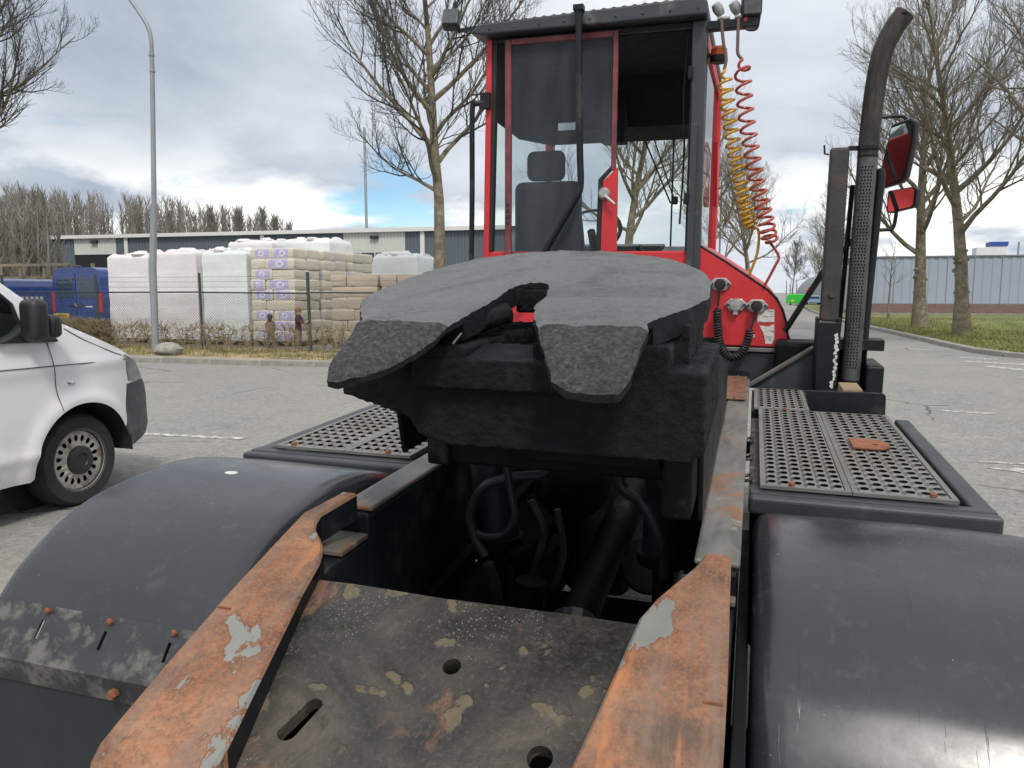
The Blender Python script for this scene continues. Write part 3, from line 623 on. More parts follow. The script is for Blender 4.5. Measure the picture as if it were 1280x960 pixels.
for i, (x, y, s, lb) in enumerate([(5.2, 118, 0.8, 'distant bare tree standing over the arched hall, left of a pair'), (8.6, 124, 0.85, 'distant bare tree standing over the arched hall, nearer its pale wall')]):
    plant_tree('bare_tree', TC if i else TA, (x, y, 0), 1.3 * i, s, lb)
# far wood behind the warehouse: one mass of pale bare poplars
def far_wood(name, n, place, hf, seed, mat, nb=80):
    rnd = random.Random(seed); b = MB()
    for _ in range(n):
        x, y = place(rnd); h = hf(x, y) * rnd.uniform(0.88, 1.05)
        b.tube([(x, y, 0), (x + rnd.uniform(-.3, .3), y, h * .55), (x + rnd.uniform(-.5, .5), y, h)], [0.17, 0.11, 0.02], 3, cap=False)
        for k in range(nb):
            t = rnd.uniform(0.12, 0.96); z = t * h; a = rnd.uniform(0, 6.28); l = h * (0.24 - 0.15 * t) * rnd.uniform(.6, 1.2); sp = rnd.uniform(0.25, 0.5)
            p = Vector((x, y, z)); q = p + Vector((math.cos(a) * sp, math.sin(a) * sp, 0.9)) * l
            b.tube([p, q], [0.055, 0.02], 3, cap=False)
    return stuff(b.out(name, mat))
tabw = [(-130, 20.5), (-104, 17.5), (-88, 16.0), (-70, 13.2), (-60, 11.5)]
far_wood('far_wood', 330, lambda r: (r.uniform(-150, -76), r.uniform(96, 118)), lambda x, y: interp(x * 100 / y, tabw) * y / 104, 3, M['wood_far'], 70)
far_wood('roadside_wood', 60, lambda r: (r.uniform(-68, -53), r.uniform(42, 50)), lambda x, y: 9.0, 6, M['wood_far'], 60)
far_wood('distant_treeline', 60, lambda r: (r.uniform(-70, 60), r.uniform(230, 260)), lambda x, y: 5.5, 9, M['wood_far'], 30)
wt, wc = MB(), MB(); rnd = random.Random(12); h = 12.5
wt.tube([(0, 0, 0), (.1, 0, h * .5), (0, .1, h)], [.2, .13, .02], 6)
for k in range(420):
    t = rnd.uniform(.2, .98); a = rnd.uniform(0, 6.28); l = h * (.24 - .15 * t) * rnd.uniform(.6, 1.2); sp = rnd.uniform(.3, .62); p = Vector((0, 0, t * h))
    q = p + Vector((math.cos(a) * sp, math.sin(a) * sp, .85)) * l; wc.tube([p, q], [.05, .015], 3, cap=False)
    for _ in range(3): s = p.lerp(q, rnd.uniform(.3, .9)); wc.tube([s, s + Vector((rnd.uniform(-.4, .4), rnd.uniform(-.4, .4), .8)) * l * .4], [.028, .012], 3, cap=False)
PW = (wt.mesh('trunk', M['wood_far'], True), wc.mesh('crown', M['wood_far']))
for x, y, s in [(-79.5, 100, 1.12), (-76, 102, 1.1), (-73, 104, 1.12), (-70.2, 103, 1.0), (-66.5, 101, 0.9)]:
    plant_tree('poplar', PW, (x, y, 0), rnd.uniform(0, 6), s, 'bare brown poplar above the warehouse roof at the end of the wood', 'poplars ending the wood behind the warehouse')

# ================================================================== BUILDINGS
def corrugated(x0, x1, y, z0, z1, pitch=0.3, depth=0.045, holes=()):
    """trapezoid sheet facing -Y, ribs running up"""
    b = MB(); n = max(1, round((x1 - x0) / pitch)); p = (x1 - x0) / n; pts = []
    for i in range(n):
        a = x0 + i * p; pts += [(a, 0), (a + p * .45, 0), (a + p * .55, depth), (a + p * .9, depth)]
    pts.append((x1, 0)); k = len(pts)
    b.add([(x, y + d, z0) for x, d in pts] + [(x, y + d, z1) for x, d in pts], [(i, i+1, k+i+1, k+i) for i in range(k-1)]); return b
def panel_seams(): pass
wh = tag(empty('warehouse', (-66.5, 58.5, 0.09), R(2.2)), 'long slate grey warehouse with ivory cladding over its loading doors', 'building')
WL, WH = 47.0, 6.75
doors = [(4.2, 9.0), (32.6, 38.3)]
MB().box(0, WL, .1, 22, 0, WH - .25).out('wall', M['clad_dark'], wh)
prev = 0
for x0, x1 in doors + [(WL, WL)]:
    e = x0
    while prev < e - .01:
        nx = min(e, prev + 6.0); corrugated(prev, nx, 0, 0, WH - .3).out('cladding_panel', M['clad_dark'], wh); prev = nx
    if x1 > x0:
        corrugated(x0, x1, -.02, 4.95, WH - .3).out('cladding_panel', M['clad_white'], wh)
        prev = x1
d = MB().box(4.2, 9.0, .04, .09, 0, 4.95).out('door_opening', M['dark_open'], wh)
d = MB().box(32.6, 38.3, .0, .08, 0, 4.95).out('loading_door', M['clad_white'], wh)
for i in range(4): MB().box(32.85 + i*1.36, 34.08 + i*1.36, -.03, .0, 4.0, 4.75).out('window_pane', M['pane'], d)
for x in (10.0, 39.7, 24.5): MB().box(x, x + .38, -.12, -.03, 0, WH - .3).out('downpipe', M['fascia'], wh)
MB().box(-.3, WL + .3, -.35, .35, WH - .3, WH + .02).out('fascia', M['fascia'], wh)
rf = MB().add([(-.3, .3, WH), (WL+.3, .3, WH), (WL+.3, 11, WH+.9), (-.3, 11, WH+.9), (WL+.3, 22, WH), (-.3, 22, WH)], [(0, 1, 2, 3), (3, 2, 4, 5)]).out('roof', M['roofing'], wh)
MB().box(6.3, 7.0, -.3, -.03, 6.0, 6.25).out('wall_lamp', M['black_plastic'], wh); MB().box(35.2, 35.9, -.3, -.03, 5.9, 6.15).out('wall_lamp', M['black_plastic'], wh)
MB().box(41.3, 41.8, -.2, -.01, 5.6, 5.9).out('wall_lamp', M['black_plastic'], wh)
tag(MB().tube([(-38.2, 72, 0), (-38.2, 72, 18.0)], 0.14, 6).out('antenna_mast', M['galv']), 'thin grey mast rising behind the warehouse roof', 'mast')

rb = tag(empty('factory_building', (7.0, 54.6, 0.09)), 'long pale blue clad factory hall on a red-brown brick base', 'building')
MB().box(0, 60, .15, 25, 0, 3.55).out('wall', M['clad_blue'], rb)
MB().box(-.1, 60, -.06, .14, .12, .66).out('brick_base', M['brick'], rb)
MB().box(-.2, 60.1, -.6, .13, 0, .1).out('plinth', M['concrete'], rb)
for i in range(40): corrugated(i * 1.5 + .01, (i + 1) * 1.5 - .01, .0, .70, 3.60, .5, .03).out('cladding_panel', M['clad_blue'], rb)
MB().box(-.1, 60.1, -.08, .3, 3.6, 3.68).out('roof_edge', M['hall_grey'], rb)
MB().box(0, 60, -.03, .1, .66, .70).out('drip_rail', M['hall_grey'], rb)
u = tag(empty('rooftop_unit', (7.5, 57.4, 3.63)), 'white rooftop unit with a deep blue cap on the pale blue hall', 'vent')
MB().box(-1.2, -.4, -.6, .6, 0.01, .55).out('duct', M['fascia'], u, bevel=.02); MB().box(-.38, .55, -.5, .5, 0.01, .62).out('housing', M['fascia'], u); MB().box(-.42, .62, -.55, .55, .63, .9).out('cap', M['unit_blue'], u)
tag(MB().tube([(8.75, 57.4, 3.6), (8.75, 57.4, 4.55)], .06, 8).out('roof_flue', M['galv']), 'thin grey flue pipe beside the rooftop unit', 'pipe')
u.location = (15.0, 58.4, 3.85); bpy.data.objects['roof_flue'].location = (7.6, 1.0, .2)
# arched hall far down the road
ah = tag(empty('arched_hall', (5.6, 96, 0)), 'grey arched hall with a pale rendered front far down the road', 'building')
prof = [(0, 0)] + [(3.6 - 3.6 * math.cos(R(a)), 3.9 * math.sin(R(a))) for a in range(8, 91, 8)] + [(3.6, 0)]
MB().prism([(x, 0, z) for x, z in prof], (0, 25, 0)).out('arch_wall', M['hall_grey'], ah)
MB().box(3.62, 6.6, -.6, 22, 0, 6.2).out('front_wall', M['hall_pale'], ah)
w = MB().box(4.0, 4.7, -.68, -.61, 4.0, 5.4).out('window', M['fascia'], ah); MB().box(4.08, 4.62, -.7, -.681, 4.08, 5.32).out('pane', M['pane'], w)
MB().box(5.0, 6.3, -.66, -.61, 0.02, 2.6).out('door', M['hall_grey'], ah)
gt = tag(empty('green_trailer', (4.75, 94, 0)), 'bright green box trailer parked before the arched hall', 'trailer')
MB().prism([(-1.15, 0, .2), (1.25, 0, .2), (1.25, 0, 1.25), (-.95, 0, 1.25), (-1.15, 0, .95)], (0, 3, 0)).out('body', M['green'], gt, bevel=.05)
for x in (-.7, .35): MB().box(x, x + .3, -.04, -.005, .38, .6).out('tail_light', M['plate_yellow'], gt)
for x in (-.8, .6):
    MB().lathe([(.02, 0), (.24, 0), (.24, .18), (.02, .18)], (x, .9, .24), (1, 0, 0), 14).out('wheel', M['tyre'], gt)
bc = tag(empty('pale_blue_car', (6.35, 92, 0)), 'small pale blue car beside the green trailer', 'car')
MB().prism([(-.75, 0, .3), (.75, 0, .3), (.75, 0, .8), (.6, 0, 1.1), (-.6, 0, 1.1), (-.75, 0, .8)], (0, 3.2, 0)).out('body', M['car_blue'], bc, bevel=.08)
MB().box(-.56, .56, -.03, -.004, .78, 1.02).out('rear_window', M['blue_glass'], bc)
for x in (-.7, .55):
    for y in (.6, 2.6): MB().lathe([(.02, 0), (.28, 0), (.28, .16), (.02, .16)], (x, y, .28), (1, 0, 0), 14).out('wheel', M['tyre'], bc)
sg = tag(empty('warning_sign', (5.55, 88, 0)), 'red triangular warning sign on a post by the green trailer', 'sign')
MB().tube([(0, 0, 0), (0, 0, 1.9)], .04, 8).out('post', M['galv'], sg)
MB().prism([(-.38, -.06, 1.5), (.38, -.06, 1.5), (0, -.06, 2.1)], (0, .03, 0)).out('sign_face', M['sign_red'], sg); 
MB().prism([(-.2, -.085, 1.6), (.2, -.085, 1.6), (0, -.085, 1.92)], (0, .02, 0)).out('sign_centre', M['white_paint'], sg)
# street lamps
lp = tag(empty('street_lamp', (-13.3, 14.6, 0.08)), 'tall grey street lamp post on the planting strip before the white pallets', 'street lamp')
MB().tube([(0, 0, 0), (.05, 0, 2.0), (.18, 0, 3.4)], [.082, .080, .076], 16).out('lower_shaft', M['galv'], lp, True)
MB().tube([(.18, 0, 3.38), (.33, 0, 6.3), (.34, 0, 6.7)], [.056, .050, .048], 14).out('upper_shaft', M['galv'], lp, True)
MB().tube(spline([(.34, 0, 6.66), (.34, 0, 7.0), (.22, 0, 7.35), (-.3, 0, 8.05), (-1.0, 0, 8.9), (-1.8, 0, 9.4)], 6), [.045] * 31, 12).out('arm', M['galv'], lp, True)
MB().ball((-2.1, 0, 9.48), (.42, .14, .09), 14, 8).out('lamp_head', M['galv'], lp, True)
for z in (6.28, 6.62): MB().lathe([(.05, 0), (.06, 0), (.06, .05), (.05, .05)], (.335, 0, z), (0, 0, 1), 14).out('collar', M['galv'], lp, True)
l2 = tag(empty('street_lamp', (0.1, 58, 0)), 'far street lamp with a flat head showing behind the red air hose', 'street lamp')
MB().tube([(-2.6, 0, 0), (-2.6, 0, 9.3), (-2.0, 0, 9.9), (-1.0, 0, 10.1)], .07, 8).out('shaft', M['galv'], l2); MB().ball((-.5, 0, 10.15), (.8, .2, .12), 12, 6).out('lamp_head', M['galv'], l2, True)

# ================================================================== FENCE, HEDGE, YARD GOODS
fc = tag(empty('chain_link_fence', (-10, 16.1, 0.09)), 'dark chain-link fence with a top rail along the back of the planting strip', 'fence')
posts = [-13.0, -9.7, -6.45, -3.2, -0.1, 3.0, 6.1, 9.2]
for i, x in enumerate(posts):
    MB().tube([(x, 0, 0), (x - .03 + .02 * (i % 2), 0, 1.88)], .032 if i % 2 else .04, 8).out('post', M['fence'], fc)
for a, c in zip(posts, posts[1:]): MB().tube([(a + .02, .04, 1.40), (c - .02, .04, 1.38 if a > -4 else 1.41)], .022, 6).out('top_rail', M['fence'], fc)
for z in (1.55, 1.68, 1.8): MB().tube([(posts[0], -.045, z), (posts[3], -.045, z - .02), (posts[-1], -.045, z)], .004, 3).out('strand_wire', M['wire'], fc)
b = MB(); x0, x1, h, p = -13.0, 9.2, 1.36, .075
k = x0 - h
while k < x1:
    for sgn in (1, -1):
        a0, a1 = (k, k + h) if sgn > 0 else (k + h, k); z0, z1 = .03, h
        lo, hi = max(x0, min(a0, a1)), min(x1, max(a0, a1))
        if hi > lo:
            f = lambda x: z0 + (z1 - z0) * ((x - k) / h if sgn > 0 else 1 - (x - k) / h)
            b.tube([(lo, .012 * sgn, f(lo)), (hi, .012 * sgn, f(hi))], .0032, 3, cap=False)
    k += p
stuff(b.out('wire_mesh', M['wire'], fc))
def hedge_shrub(seed, h, dense):
    rnd = random.Random(seed); b = MB()
    for s in range(2 if dense == 0 else 5):
        p = Vector((rnd.uniform(-.1, .1), rnd.uniform(-.08, .08), 0)); pts = [p]
        for i in range(6): p = p + Vector((rnd.uniform(-.05, .05), rnd.uniform(-.04, .04), h / 6)); pts.append(p)
        b.tube(pts, [.016 - .0018 * i for i in range(7)], 5)
        for k in range(16 if dense == 0 else 34):
            t = rnd.uniform(.3 if dense == 0 else .1, 1); i = min(5, int(t * 6)); q = pts[i]; a = rnd.uniform(0, 6.28); l = rnd.uniform(.1, .26)
            e = q + Vector((math.cos(a) * l, math.sin(a) * l * .7, rnd.uniform(.0, .18))); m = q.lerp(e, .5) + Vector((rnd.uniform(-.03, .03), 0, -.02))
            b.tube([q, m, e], [.008, .006, .004], 3, cap=False)
            for _ in range(2 if dense == 0 else 4):
                f = e + Vector((rnd.uniform(-.1, .1), rnd.uniform(-.06, .06), rnd.uniform(-.03, .1))); b.tube([m.lerp(e, rnd.random()), f], [.005, .003], 3, cap=False)
    return b
hd = tag(empty('clipped_hedge', (-12, 15.35, 0.09)), 'low clipped bare-twig hedge in front of the chain-link fence', 'hedge')
hv = [hedge_shrub(s, .62, 0).mesh('shrub', M['hedge']) for s in (1, 2, 3, 4)]; hdn = [hedge_shrub(s, .66, 1).mesh('shrub', M['hedge']) for s in (5, 6)]
rnd = random.Random(4); x = -10
while x < 11:
    dn = x < -3.4
    copy_mesh_obj('shrub', (hdn if dn else hv)[rnd.randrange(2 if dn else 4)], hd, (x, rnd.uniform(-.06, .06), 0), rnd.uniform(0, 6.28), (1, .8, rnd.uniform(.92, 1.08)))
    x += rnd.uniform(.2, .3) if dn else rnd.uniform(.2, .32)
bo = MB().ball((0, 0, .1), (.34, .26, .17), 14, 9, jitter=.12, seed=3); tag(bo.out('boulder', M['stone'], smooth=True, ang=60), 'pale grey boulder at the foot of the street lamp', 'rock').location = (-12.62, 14.25, .1)
# wrapped pallets
def wobble_box(w, d, z0, z1, nx, nz, amp, seed, layers=0, top=0.0, cap=.9, rim=.03, lift=.05):
    """film-wrapped load: box with bulging layers"""
    b = MB(); per = []
    rnd = random.Random(seed)
    ring = [(-w/2 + w*i/nx, -d/2) for i in range(nx)] + [(w/2, -d/2 + d*i/nx) for i in range(nx)] + [(w/2 - w*i/nx, d/2) for i in range(nx)] + [(-w/2, d/2 - d*i/nx) for i in range(nx)]
    n = len(ring)
    for j in range(nz + 1):
        t = j / nz; z = z0 + (z1 - z0) * t
        lay = abs(math.sin(math.pi * t * layers)) ** .35 if layers else 1
        for (x, y) in ring:
            q = Vector((x, y, z * 1.0 + seed)); o = mnoise.noise(q * 3.0) * amp - (1 - lay) * .010 - (t > .985) * rim
            s = 1 + o / (w * .5); b.v.append((x * s, y * s, z + (mnoise.noise(q * 2) * top if j == nz else 0)))
    b.f = [(j*n+i, j*n+(i+1) % n, (j+1)*n+(i+1) % n, (j+1)*n+i) for j in range(nz) for i in range(n)]; b.m = [0]*len(b.f)
    b.add([(x*cap, y*cap, z1 + lift + rnd.uniform(-1, 1)*top) for x, y in ring], []); o = len(b.v) - n
    for i in range(n): b.f.append((nz*n+i, nz*n+(i+1) % n, o+(i+1) % n, o+i)); b.m.append(0)
    b.f.append([o+i for i in range(n)]); b.m.append(0)
    return b
def pallet_base(root, w, d):
    for i in range(7): MB().box(-w/2 + i*(w-.1)/6, -w/2 + .1 + i*(w-.1)/6, -d/2, d/2, .122, .144).out('deck_board', M['pallet'], root)
    for y in (-d/2 + .05, 0, d/2 - .05):
        MB().box(-w/2, w/2, y - .05, y + .05, 0, .022).out('skid', M['pallet'], root)
        for x in (-w/2 + .07, 0, w/2 - .07): MB().box(x - .07, x + .07, y - .05, y + .05, .022, .122).out('block', M['pallet'], root)
def film_pallet(x, y, w, d, h, seed, label, mat):
    r = tag(empty('wrapped_pallet', (x, y, .1)), label, 'pallet', 'film wrapped pallets behind the fence')
    pallet_base(r, w, d); wobble_box(w, d, .146, h, 12, 54, .013, seed, 5, .04).out('wrapped_load', mat, r, True, ang=50)
    t = MB(); rnd = random.Random(seed)
    for i in range(9): t.ball((rnd.uniform(-w*.38, w*.38), rnd.uniform(-d*.4, d*.3), h + .05), (.2, .16, rnd.uniform(.05, .11)), 8, 6, jitter=.2, seed=i)
    t.out('film_top', M['film'], r, True, ang=60); return r
film_pallet(-16.22, 17.55, 1.36, 1.2, 2.36, 1, 'white film wrapped pallet load beside the blue van', M['film'])
film_pallet(-14.66, 17.55, 1.36, 1.2, 2.44, 2, 'white film wrapped pallet load behind the street lamp', M['film'])
film_pallet(-13.12, 17.55, 1.36, 1.2, 2.42, 3, 'greenish clear film wrapped pallet load next to the cream and purple sacks', M['film_green'])
film_pallet(-14.2, 20.2, 1.5, 1.3, 2.85, 4, 'tall white wrapped pallet load standing behind the front row', M['film'])
film_pallet(-12.3, 20.2, 1.5, 1.3, 2.85, 5, 'tall pale wrapped pallet load behind the cream and purple sacks', M['film_green'])
film_pallet(-9.15, 19.4, 1.3, 1.2, 2.35, 7, 'pale wrapped load with loose film behind the brown sacks', M['film_green'])
def sack(l, d, h, seed):
    b = MB(); nu, nv, nw = 6, 4, 3; c = wobble_box(l, d, 0, h, 6, 6, .016, seed, cap=.93, rim=.006, lift=.004); 
    for i, (x, y, z) in enumerate(b.v): pass
    vs_ = []
    for x, y, z in c.v:
        t = (z / h - .5) * 2; k = 1 - .035 * abs(t) ** 6; vs_.append((x * k, y * k, z))
    return MB().add(vs_, c.f)
SK = {}
def sack_mesh(l, d, h, mk):
    if (l, d, mk) not in SK: SK[(l, d, mk)] = [sack(l, d, h, s).mesh('sack', M[mk], True, 60) for s in (3, 8)]
    return SK[(l, d, mk)]
def sack_stack(x, y, w, d, layers, lh, label, mats, seed, group):
    r = tag(empty('sack_stack', (x, y, .1)), label, 'sack stack', group); pallet_base(r, w, d); rnd = random.Random(seed)
    for k in range(layers):
        z = .146 + k * lh
        if k % 2 == 0: cells = [(-w/4, -d/4, w/2, d/2), (w/4, -d/4, w/2, d/2), (-w/4, d/4, w/2, d/2), (w/4, d/4, w/2, d/2)]
        else: cells = [(-w/3, -d/4, w/3, d/2), (w/6, -d/4, 2*w/3, d/2), (-w/6, d/4, 2*w/3, d/2), (w/3, d/4, w/3, d/2)]
        plain = k in (3,)
        for cx, cy, sw, sdp in cells:
            mk = mats[1] if (plain or (sw < w * .4 and rnd.random() < .6) or rnd.random() < .12) else mats[0]
            o = copy_mesh_obj('sack', rnd.choice(sack_mesh(round(sw - .012, 3), round(sdp - .012, 3), lh - .004, mk)), r, (cx + rnd.uniform(-.012, .012), cy + rnd.uniform(-.012, .012), z), rnd.choice((0, math.pi)))
    return r
G = 'stacked sacks behind the fence'
sack_stack(-11.72, 17.6, 1.28, 1.2, 9, .262, 'stack of cream sacks with purple print next to the clear wrapped load', ('bale_print', 'bale_plain'), 1, G)
sack_stack(-11.70, 19.0, 1.28, 1.2, 9, .262, 'second stack of cream and purple sacks behind the first', ('bale_print', 'bale_plain'), 2, G)
sack_stack(-11.6, 20.4, 1.28, 1.2, 9, .262, 'third stack of cream and purple sacks deepest in the row', ('bale_print', 'bale_plain'), 3, G)
sack_stack(-9.45, 17.65, 1.28, 1.1, 6, .28, 'lower stack of brown paper sacks beside the cream and purple ones', ('bale_brown', 'bale_brown'), 4, G)
sack_stack(-8.1, 17.7, 1.28, 1.1, 6, .28, 'lower stack of brown paper sacks mostly hidden by the fifth wheel plate', ('bale_brown', 'bale_brown'), 5, G)
# timber rack at the far end of the yard
tr = tag(empty('timber_rack', (-25.2, 21, 0.1)), 'weathered timber stillage with upright posts and planks behind the blue vans', 'rack')
for x in (-3, -1.9, -.8, .3, 1.4, 2.5):
    for y in (0, 1.0): MB().box(x, x + .1, y, y + .1, 0, 2.42).out('post', M['timber'], tr)
for z in (2.30, 1.75): MB().box(-3.05, 2.65, -.05, -.005, z, z + .09).out('rail', M['timber'], tr)
for i in range(11): MB().box(-3, 2.6, .14, .95, .1 + i * .17, .25 + i * .17).out('plank', M['timber'], tr)

# ------------------------------------------------------------------ small figures behind the hedge
def figure(name, loc, h, label, coat, hair, legs, arms_fwd, facing):
    r = tag(empty(name, loc, facing), label, 'person'); s = h / 1.0
    me = bpy.data.meshes.new('body')
    V = [(0, 0, .46), (0, 0, .56), (0, .01, .70), (0, .01, .80), (0, .015, .87), (0, .015, .93),
         (.055, 0, .44), (.06, .01, .25), (.06, -.01, .05), (.06, .06, .025), (-.055, 0, .44), (-.06, .02, .25), (-.06, 0, .05), (-.06, .07, .025),
         (.10, .01, .765), (.13, .05 if arms_fwd else .0, .64), (.10, .2 if arms_fwd else .05, .62 if arms_fwd else .52), (.09, .25 if arms_fwd else .06, .63 if arms_fwd else .48),
         (-.10, .01, .765), (-.13, .05 if arms_fwd else .0, .64), (-.10, .2 if arms_fwd else .05, .60 if arms_fwd else .52), (-.09, .25 if arms_fwd else .06, .61 if arms_fwd else .48)]
    E = [(0, 1), (1, 2), (2, 3), (3, 4), (4, 5), (0, 6), (6, 7), (7, 8), (8, 9), (0, 10), (10, 11), (11, 12), (12, 13), (2, 14), (14, 15), (15, 16), (16, 17), (2, 18), (18, 19), (19, 20), (20, 21)]
    rad = [.085, .08, .09, .035, .07, .06, .062, .046, .032, .03, .062, .046, .032, .03, .045, .036, .026, .022, .045, .036, .026, .022]
    me.from_pydata([tuple(q * s for q in v) for v in V], E, []); me.materials.append(M[coat]); me.materials.append(M['skin']); me.materials.append(M[legs])
    o = bpy.data.objects.new('body', me); col.objects.link(o); o.parent = r
    sk = o.modifiers.new('skin', 'SKIN'); sk.use_smooth_shade = True
    for v, q in zip(me.skin_vertices[0].data, rad): v.radius = (q * s, q * s * .85)
    me.skin_vertices[0].data[0].use_root = True
    sub = o.modifiers.new('sub', 'SUBSURF'); sub.levels = 1; sub.render_levels = 2
    dg = bpy.context.evaluated_depsgraph_get(); m2 = bpy.data.meshes.new_from_object(o.evaluated_get(dg)); o.modifiers.clear()
    for q in (coat, 'skin', legs):
        if M[q].name not in [z.name for z in m2.materials if z]: m2.materials.append(M[q])
    idx = {z.name: i for i, z in enumerate(m2.materials) if z}
    for p in m2.polygons:
        c = p.center / s
        p.material_index = idx[M['skin'].name] if c.z > .815 or (arms_fwd and c.y > .205 and c.z > .5) else (idx[M[legs].name] if c.z < .44 else idx[M[coat].name]); p.use_smooth = True
    o.data = m2
    hb = MB().ball((0, .0, .925 * s), (.078 * s, .078 * s, .082 * s), 12, 8, jitter=.06).ball((0, -.035 * s, .87 * s), (.065 * s, .045 * s, .09 * s), 10, 6, jitter=.08)
    hb.out('hair', M[hair], r, True, ang=80)
    fb = MB().ball((0, .085 * s, .885 * s), (.012 * s, .016 * s, .016 * s), 6, 4); fb.out('nose', M['skin'], r, True)
    for q in (-1, 1): MB().ball((q * .03 * s, .072 * s, .905 * s), (.008 * s, .006 * s, .007 * s), 6, 4).out('eye', M['ink'], r, True)
    return r
figure('person', (-10.65, 16.45, .1), 1.05, 'person in a maroon jacket reaching forward with both arms behind the hedge', 'maroon', 'blond', 'beige', True, R(-80))
figure('person', (-11.45, 16.45, .1), .86, 'person with long brown hair and a brown coat turned away behind the hedge', 'brown_coat', 'brown_hair', 'brown_coat', False, R(20))

# ================================================================== VANS
def in_poly(x, y, P):
    r = False
    for (x1, y1), (x2, y2) in zip(P, P[1:] + P[:1]):
        if (y1 > y) != (y2 > y) and x < (x2 - x1) * (y - y1) / (y2 - y1) + x1: r = not r
    return r
def near_poly(x, y, P):
    best = None
    for (x1, y1), (x2, y2) in zip(P, P[1:] + P[:1]):
        dx, dy = x2 - x1, y2 - y1; t = max(0, min(1, ((x - x1)*dx + (y - y1)*dy) / (dx*dx + dy*dy))); q = (x1 + dx*t, y1 + dy*t); d = (q[0]-x)**2 + (q[1]-y)**2
        if best is None or d < best[0]: best = (d, q)
    return best[1]
def white_van(cx, y0, label):
    """panel van heading +Y; s runs from its rear (0) to its nose"""
    root = tag(empty('white_van', (cx, y0, 0)), label, 'van')
    HW = .95
    top = [(0.0, .36), (-.03, .9), (.0, 1.3), (.06, 1.75), (.16, 1.9), (.4, 1.96), (1.5, 1.975), (2.6, 1.965), (3.0, 1.93), (3.2, 1.86), (3.62, 1.585), (3.98, 1.31), (4.08, 1.272), (4.33, 1.165), (4.545, 1.08), (4.74, .985), (4.90, .85), (5.04, .74), (5.10, .62), (5.09, .48), (5.02, .35)]
    def inset(s, z):
        v = 0.0
        if z > 1.0: v += .17 * ((z - 1.0) / .95) ** 1.6
        if z < .5: v += .05 * ((.5 - z) / .25) ** 2
        if s > 4.25: v += .35 * ((s - 4.25) / .85) ** 2
        if s < .15: v += .10 * ((.15 - s) / .15) ** 2
        v -= .012 * math.exp(-((z - 1.0) / .05) ** 2)          # shoulder crease
        v -= .014 * math.exp(-((z - .44) / .035) ** 2)         # rub strip swage
        for c in (4.16, 1.16):                                # flared arches
            d = math.hypot(s - c, z - .32); v -= .022 * math.exp(-((d - .44) / .06) ** 2)
        return v
    def topz(s): return interp(s, [q for q in top if q[0] >= 0][1:]) if s > .05 else 1.75
    up = [(.0, 1.3), (.06, 1.75)] + top[4:18] + [(5.10, .66)]
    lo = [(0, .36), (.3, .28), (3.72, .27), (3.80, .335), (4.5, .335), (4.72, .335), (5.02, .36), (5.10, .55)]
    arches = [(4.16, .32, .415), (1.16, .32, .415)]
    win = [(2.72, 1.20), (3.58, 1.20), (3.66, 1.22), (3.73, 1.29), (3.70, 1.42), (3.58, 1.535), (3.30, 1.745), (3.12, 1.79), (2.72, 1.80)]
    lamp = [(4.565, 1.03), (4.60, .99), (4.635, .83), (4.90, .83), (4.905, .86), (4.75, .97), (4.60, 1.04)]
    bump = [(4.605, .815), (5.2, .815), (5.2, .2), (4.45, .2), (4.54, .50)]
    polys = {'window': win, 'headlight': lamp, 'bumper': bump}
    cols = frange(0, 3.6, .05) + frange(3.6, 5.10, .02)[1:]; NR = 44
    V = []; 
    for s in cols:
        a, c = interp(s, lo), interp(s, up)
        for j in range(NR): V.append([s, a + (c - a) * j / (NR - 1)])
    reg = {}; used = {}
    for i in range(len(cols) - 1):
        for j in range(NR - 1):
            q = (i*NR+j, (i+1)*NR+j, (i+1)*NR+j+1, i*NR+j+1); s = sum(V[k][0] for k in q)/4; z = sum(V[k][1] for k in q)/4
            r = 'body'
            for nm in ('window', 'headlight', 'bumper'):
                if in_poly(s, z, polys[nm]): r = nm; break
            if any(math.hypot(s - c[0], z - c[1]) < c[2] for c in arches): r = 'hole'
            reg[q] = r
            for k in q: used.setdefault(k, set()).add(r)
    for k, rs in used.items():
        if len(rs) > 1:
            if 'hole' in rs:
                c = min(arches, key=lambda c: abs(math.hypot(V[k][0]-c[0], V[k][1]-c[1]) - c[2])); dx, dz = V[k][0]-c[0], V[k][1]-c[1]; d = math.hypot(dx, dz)
                if V[k][1] > .2: V[k] = [c[0] + dx/d*c[2], c[1] + dz/d*c[2]]
            else:
                nm = [q for q in rs if q != 'body'][0]; V[k] = list(near_poly(V[k][0], V[k][1], polys[nm]))
    mats = {'body': M['van_white'], 'window': M['van_glass'], 'headlight': M['headlamp'], 'bumper': M['bumper']}
    parts = {}; mats_ = {}
    for side in (1, -1):
        for nm in mats:
            fs = [q for q, r in reg.items() if r == nm]; ids = sorted({k for q in fs for k in q}); mp = {k: i for i, k in enumerate(ids)}
            dx = {'window': -.012, 'headlight': .004}.get(nm, 0)
            key = nm if nm in ('body', 'bumper') else nm + str(side); mats_[key] = mats[nm]
            parts.setdefault(key, MB()).add([((HW - inset(*V[k]) + dx) * side, V[k][0], V[k][1]) for k in ids], [[mp[k] for k in q] for q in fs])
    # skin over the top, bonnet, windscreen and front
    NT_ = 17; dense = []
    for (a, za), (c, zc) in zip(top, top[1:]):
        n = max(2, int(math.hypot(c - a, zc - za) / .05)); dense += [(a + (c-a)*i/n, za + (zc-za)*i/n) for i in range(n)]
    dense.append(top[-1])
    rows = []
